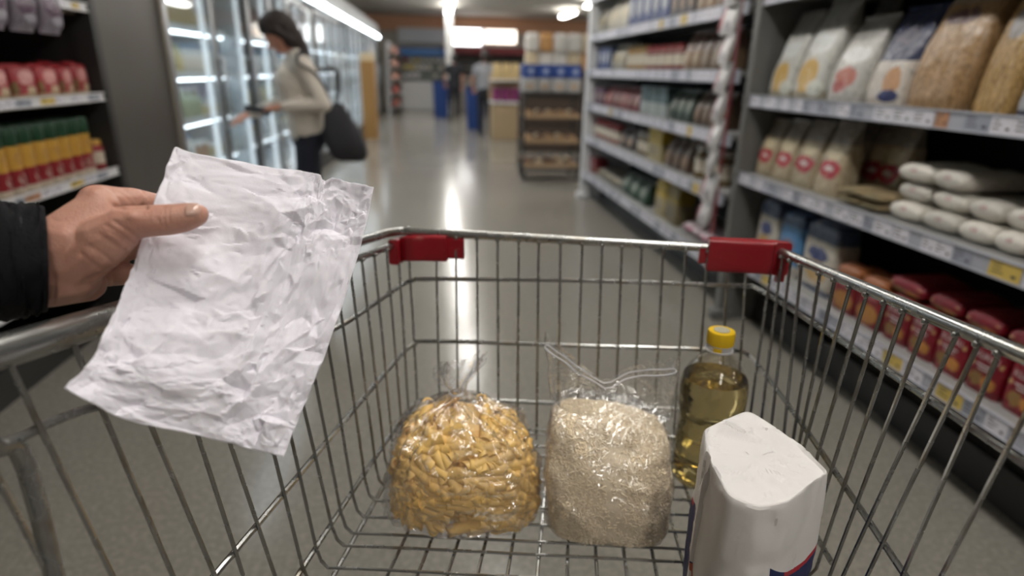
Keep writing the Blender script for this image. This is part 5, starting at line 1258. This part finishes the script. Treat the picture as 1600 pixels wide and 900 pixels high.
mb = MB(); ring = [cuff_c+(p-cuff_c)*1.004-t*.012 for p in cuff]; ring.append(ring[0]); mb.tube(ring, .0009, 5); mb.build('cuff_seam', plain('black_thread', srgb(30, 31, 35), .6), slv)

# ---- whole figures seen further off; local axes: x ahead, y to the person's left, z up
BASE = dict(pel=(0, 0, .94), wai=(0, 0, 1.08), che=(.01, 0, 1.27), nek=(0, 0, 1.44), hed=(.03, 0, 1.60),
            hL=(0, .085, .90), kL=(.02, .10, .48), aL=(-.02, .10, .09), tL=(.15, .12, .035), hR=(0, -.085, .90), kR=(.02, -.10, .48), aR=(-.02, -.10, .09), tR=(.15, -.12, .035),
            sL=(-.01, .185, 1.385), eL=(-.04, .235, 1.12), wL=(.06, .235, .90), sR=(-.01, -.185, 1.385), eR=(-.04, -.235, 1.12), wR=(.06, -.235, .90))
def figure(loc, rz, sc, label, J, top_m, leg_m, hair_m, shoe_m, skin_m, female=False, hair_style=0, look=(0, 0), short=False):
    j = {k: np.array(v, float) for k, v in {**BASE, **J}.items()}
    def spheres(*a): return [(j[k] if isinstance(k, str) else np.array(k, float), r) for k, r in a]
    hd = j['hed']; ld = np.array([math.cos(look[0])*math.cos(look[1]), math.sin(look[0])*math.cos(look[1]), math.sin(look[1])]); lu = _n(np.array([0, 0, 1.])-ld*ld[2]); ls = np.cross(lu, ld)
    hp = lambda x, y, z: hd+ld*x+ls*y+lu*z
    B = [[(hp(-.02, 0, .03), .088), (hp(.02, 0, .02), .080)], [(hp(.02, 0, .02), .078), (hp(.045, 0, -.06), .045), (hp(.055, 0, -.085), .028)], [(hp(.085, 0, .0), .010), (hp(.108, 0, -.028), .012), (hp(.088, 0, -.036), .012)],
         [(hp(.083, .018, -.058), .009), (hp(.083, -.018, -.058), .009)], [(hp(0, .088, -.01), (.016, .008, .026))], [(hp(0, -.088, -.01), (.016, .008, .026))], [(hp(.078, .03, .022), .012), (hp(.078, -.03, .022), .012)],
         [(hp(-.02, 0, -.05), .05), (j['nek'], .055)], spheres(('nek', .055), ('che', .09), ('sL', .045), ('sR', .045)), spheres(('che', .1), ('wai', .1)), spheres(('wai', .1), ('pel', .11), ('hL', .07), ('hR', .07))]
    for s_ in 'LR':
        B += [spheres(('s'+s_, .046), ('e'+s_, .036)), spheres(('e'+s_, .036), ('w'+s_, .026)), spheres(('h'+s_, .075), ('k'+s_, .05)), spheres(('k'+s_, .048), ('a'+s_, .034)), spheres(('a'+s_, .034), ('t'+s_, .03))]
        w_, e = j['w'+s_], j['e'+s_]; t = _n(w_-e); sd = _n(np.cross(t, [.2, .1, 1.])); up = np.cross(sd, t); sg = 1 if s_ == 'L' else -1
        pm = w_+t*.075
        B.append([(w_, .024), (pm+sd*.026, .014), (pm-sd*.026, .014)])
        for q, (o_, L) in enumerate(((-.030, .06), (-.010, .074), (.010, .07), (.029, .054))):
            f0 = pm+sd*o_; f1 = f0+t*L*.55-up*.012; f2 = f1+t*L*.35-up*.022; B += [[(f0, .0105), (f1, .0095)], [(f1, .0095), (f2, .008)]]
        th = w_+t*.03+sd*.028*sg; B += [[(th, .013), (th+t*.03+sd*.022*sg-up*.012, .011)], [(th+t*.03+sd*.022*sg-up*.012, .011), (th+t*.058+sd*.020*sg-up*.024, .009)]]
    p = hull_mesh(B, .0075, 3, 'person', skin_m); p.location = loc; p.rotation_euler = (0, 0, rz); p.scale = (sc, sc, sc); tag(p, label, 'person')
    ht = .02 if female else 0; wd_ = .018 if female else 0
    T = [spheres(('nek', .06), ('sL', .066), ('sR', .066), (j['che']+np.array([.02, 0, .02]), .115)), spheres((j['che']+np.array([.02+ht, .06, 0]), .11+wd_), (j['che']+np.array([.02+ht, -.06, 0]), .11+wd_), (j['che']+np.array([-.03, .08, .03]), .095), (j['che']+np.array([-.03, -.08, .03]), .095), (j['wai']+np.array([0, .05, 0]), .115+wd_), (j['wai']+np.array([0, -.05, 0]), .115+wd_)),
         spheres((j['wai']+np.array([0, .05, 0]), .115+wd_), (j['wai']+np.array([0, -.05, 0]), .115+wd_), (j['pel']+np.array([0, .065, -.0]), .125), (j['pel']+np.array([0, -.065, -.0]), .125))]
    for s_ in 'LR':
        if short: T += [spheres(('s'+s_, .07), (j['s'+s_]*.45+j['e'+s_]*.55, .056))]
        else: T += [spheres(('s'+s_, .068), ('e'+s_, .054)), spheres(('e'+s_, .055), (j['e'+s_]*.08+j['w'+s_]*.92, .036))]
    hull_mesh(T, .0085, 5, 'sweater' if female else 'shirt', top_m, p)
    Lg = [spheres((j['pel']+np.array([-.01, .06, -.03]), .128), (j['pel']+np.array([-.01, -.06, -.03]), .128), ('hL', .1), ('hR', .1))]
    for s_ in 'LR': Lg += [spheres(('h'+s_, .098), ('k'+s_, .064)), spheres(('k'+s_, .066), ('a'+s_, .047))]
    hull_mesh(Lg, .0085, 4, 'trousers', leg_m, p)
    for s_ in 'LR': hull_mesh([spheres(('a'+s_, .046), (j['a'+s_]*.0+np.array([*(j['a'+s_][:2]), .042]), .042), (j['t'+s_], (.045, .042, .034)))], .007, 3, 'shoe', shoe_m, p)
    Hh = [[(hp(-.03, 0, .045), .097), (hp(.0, 0, .055), .092), (hp(.035, 0, .07), .066)], [(hp(-.05, 0, .02), .088), (hp(-.045, 0, -.04), .075)]]
    if hair_style == 1:
        Hh += [[(hp(-.05, .03, .0), .08), (hp(-.05, -.03, .0), .08), (hd+np.array([-.07, .03, -.05]), .05), (hd+np.array([-.07, -.03, -.05]), .05)], [(hd+np.array([-.075, 0, -.01]), .07), (j['nek']+np.array([-.05, 0, .03]), .05), (j['nek']+np.array([-.07, 0, -.02]), .035)], [(hp(.02, .075, .03), .03), (hp(-.02, .085, -.06), .03)], [(hp(.02, -.075, .03), .03), (hp(-.02, -.085, -.06), .03)], [(hp(.06, .0, .075), .04), (hp(.04, .055, .05), .035), (hp(.04, -.055, .05), .035)]]
    hull_mesh(Hh, .007, 4, 'hair', hair_m, p)
    return p, j
knit = plain('cream_knit', srgb(216, 208, 196), .85, var=.12, scale=60, bump=.4, bscale=160)
denim = plain('dark_denim', srgb(28, 32, 46), .8, var=.25, scale=50)
hairm = plain('dark_hair', srgb(38, 27, 24), .7, var=.4, scale=90)
shoe = plain('dark_shoe', srgb(26, 24, 26), .5)
SK2 = skin('light_skin', srgb(196, 150, 128))
WL = (-.85, 4.28, 0)
wj = dict(nek=(.03, 0, 1.42), hed=(.115, 0, 1.555), che=(.02, 0, 1.25), sL=(.0, .17, 1.36), eL=(-.105, .235, 1.12), wL=(.16, .17, 1.10), sR=(.02, -.17, 1.36), eR=(.10, -.22, 1.12), wR=(.36, -.20, 1.03),
          kL=(.045, .09, .48), aL=(-.02, .09, .09), kR=(-.02, -.09, .48), aR=(-.14, -.09, .09), tR=(.03, -.11, .035))
woman, _ = figure(WL, PI+.28, .945, 'person in a cream sweater and dark jeans looking down at a phone beside the cooler', wj, knit, denim, hairm, shoe, SK2, True, 1, (0.1, -.62))
def wpt(p): c_, s_ = math.cos(PI+.28)*.945, math.sin(PI+.28)*.945; return np.array([WL[0]+c_*p[0]-s_*p[1], WL[1]+s_*p[0]+c_*p[1], p[2]*.945])
ph = MB(); ph.box((0, 0, 0), (.072, .148, .009), 0, 0, .003); pho = ph.build('phone', [plain('phone_black', srgb(24, 24, 28), .25)])
q = wpt((.305, .165, 1.085)); pho.location = q; pho.rotation_euler = (.15, -.5, 1.75)
mb = MB(); mb.box((0, 0, .005), (.064, .138, .0012)); mb.build('screen', plain('phone_glass', srgb(40, 44, 54), .1), pho, smooth=0)
tag(pho, 'dark phone held in the hand of the person in the cream sweater', 'phone')
# slouchy shoulder bag hanging behind her back
bm_ = plain('charcoal_canvas', srgb(48, 48, 52), .8, var=.2, scale=40, bump=.4, bscale=120)
bc = wpt((-.225, .25, .98))
bag = empty('shoulder_bag', (bc[0], bc[1], bc[2]-.22), 0, 'slouchy charcoal shoulder bag hanging behind the person in the cream sweater', 'bag')
mb = MB(); rings = []
for t, wx, wy in ((0, .12, .06), (.03, .18, .10), (.12, .23, .135), (.3, .25, .15), (.55, .22, .13), (.8, .16, .09), (.95, .12, .05), (1, .10, .03)):
    rings.append([wob((p[0]+.03-.09*t, p[1], p[2]), .008, 9, 2) for p in rrect(wx, wy, 0.36*t, .7, 40)])
mb.loft(rings); mb.build('bag_body', bm_, bag)
sh = wpt((.0, .185, 1.44))-np.array([bc[0], bc[1], bc[2]-.22]); sh2 = wpt((-.075, .16, 1.36))-np.array([bc[0], bc[1], bc[2]-.22])
mb = MB(); mb.tube(bez([(-.06, -.012, .34), (-.13, -.03, .52), sh+np.array([-.02, -.055, -.06]), sh+np.array([0, -.01, .0]), sh2+np.array([.0, .04, -.02]), (-.03, .02, .55), (-.04, .01, .34)], 8), .014, 8, flat=.4); mb.build('strap', bm_, bag)
grey_t = plain('grey_tshirt', srgb(152, 154, 160), .85, var=.06); black_t = plain('black_tshirt', srgb(28, 30, 36), .85)
dk = plain('charcoal_trousers', srgb(34, 38, 46), .8)
m1, _ = figure((1.0, 13.05, 0), PI/2, .955, 'person in a grey shirt and dark trousers standing with back turned in the aisle', dict(eL=(.02, .27, 1.14), wL=(.16, .24, .98), eR=(.0, -.26, 1.12), wR=(.12, -.25, .92)), grey_t, dk, plain('black_hair', srgb(28, 24, 23), .5), shoe, SK2, short=True)
m2, _ = figure((.50, 17.3, 0), PI/2+.2, .96, 'person all in black standing farther down the aisle by the pillar', dict(eL=(.03, .26, 1.13), wL=(.18, .22, .96)), black_t, plain('black_trousers', srgb(32, 34, 42), .8), plain('black_hair', None), shoe, SK2, short=True)
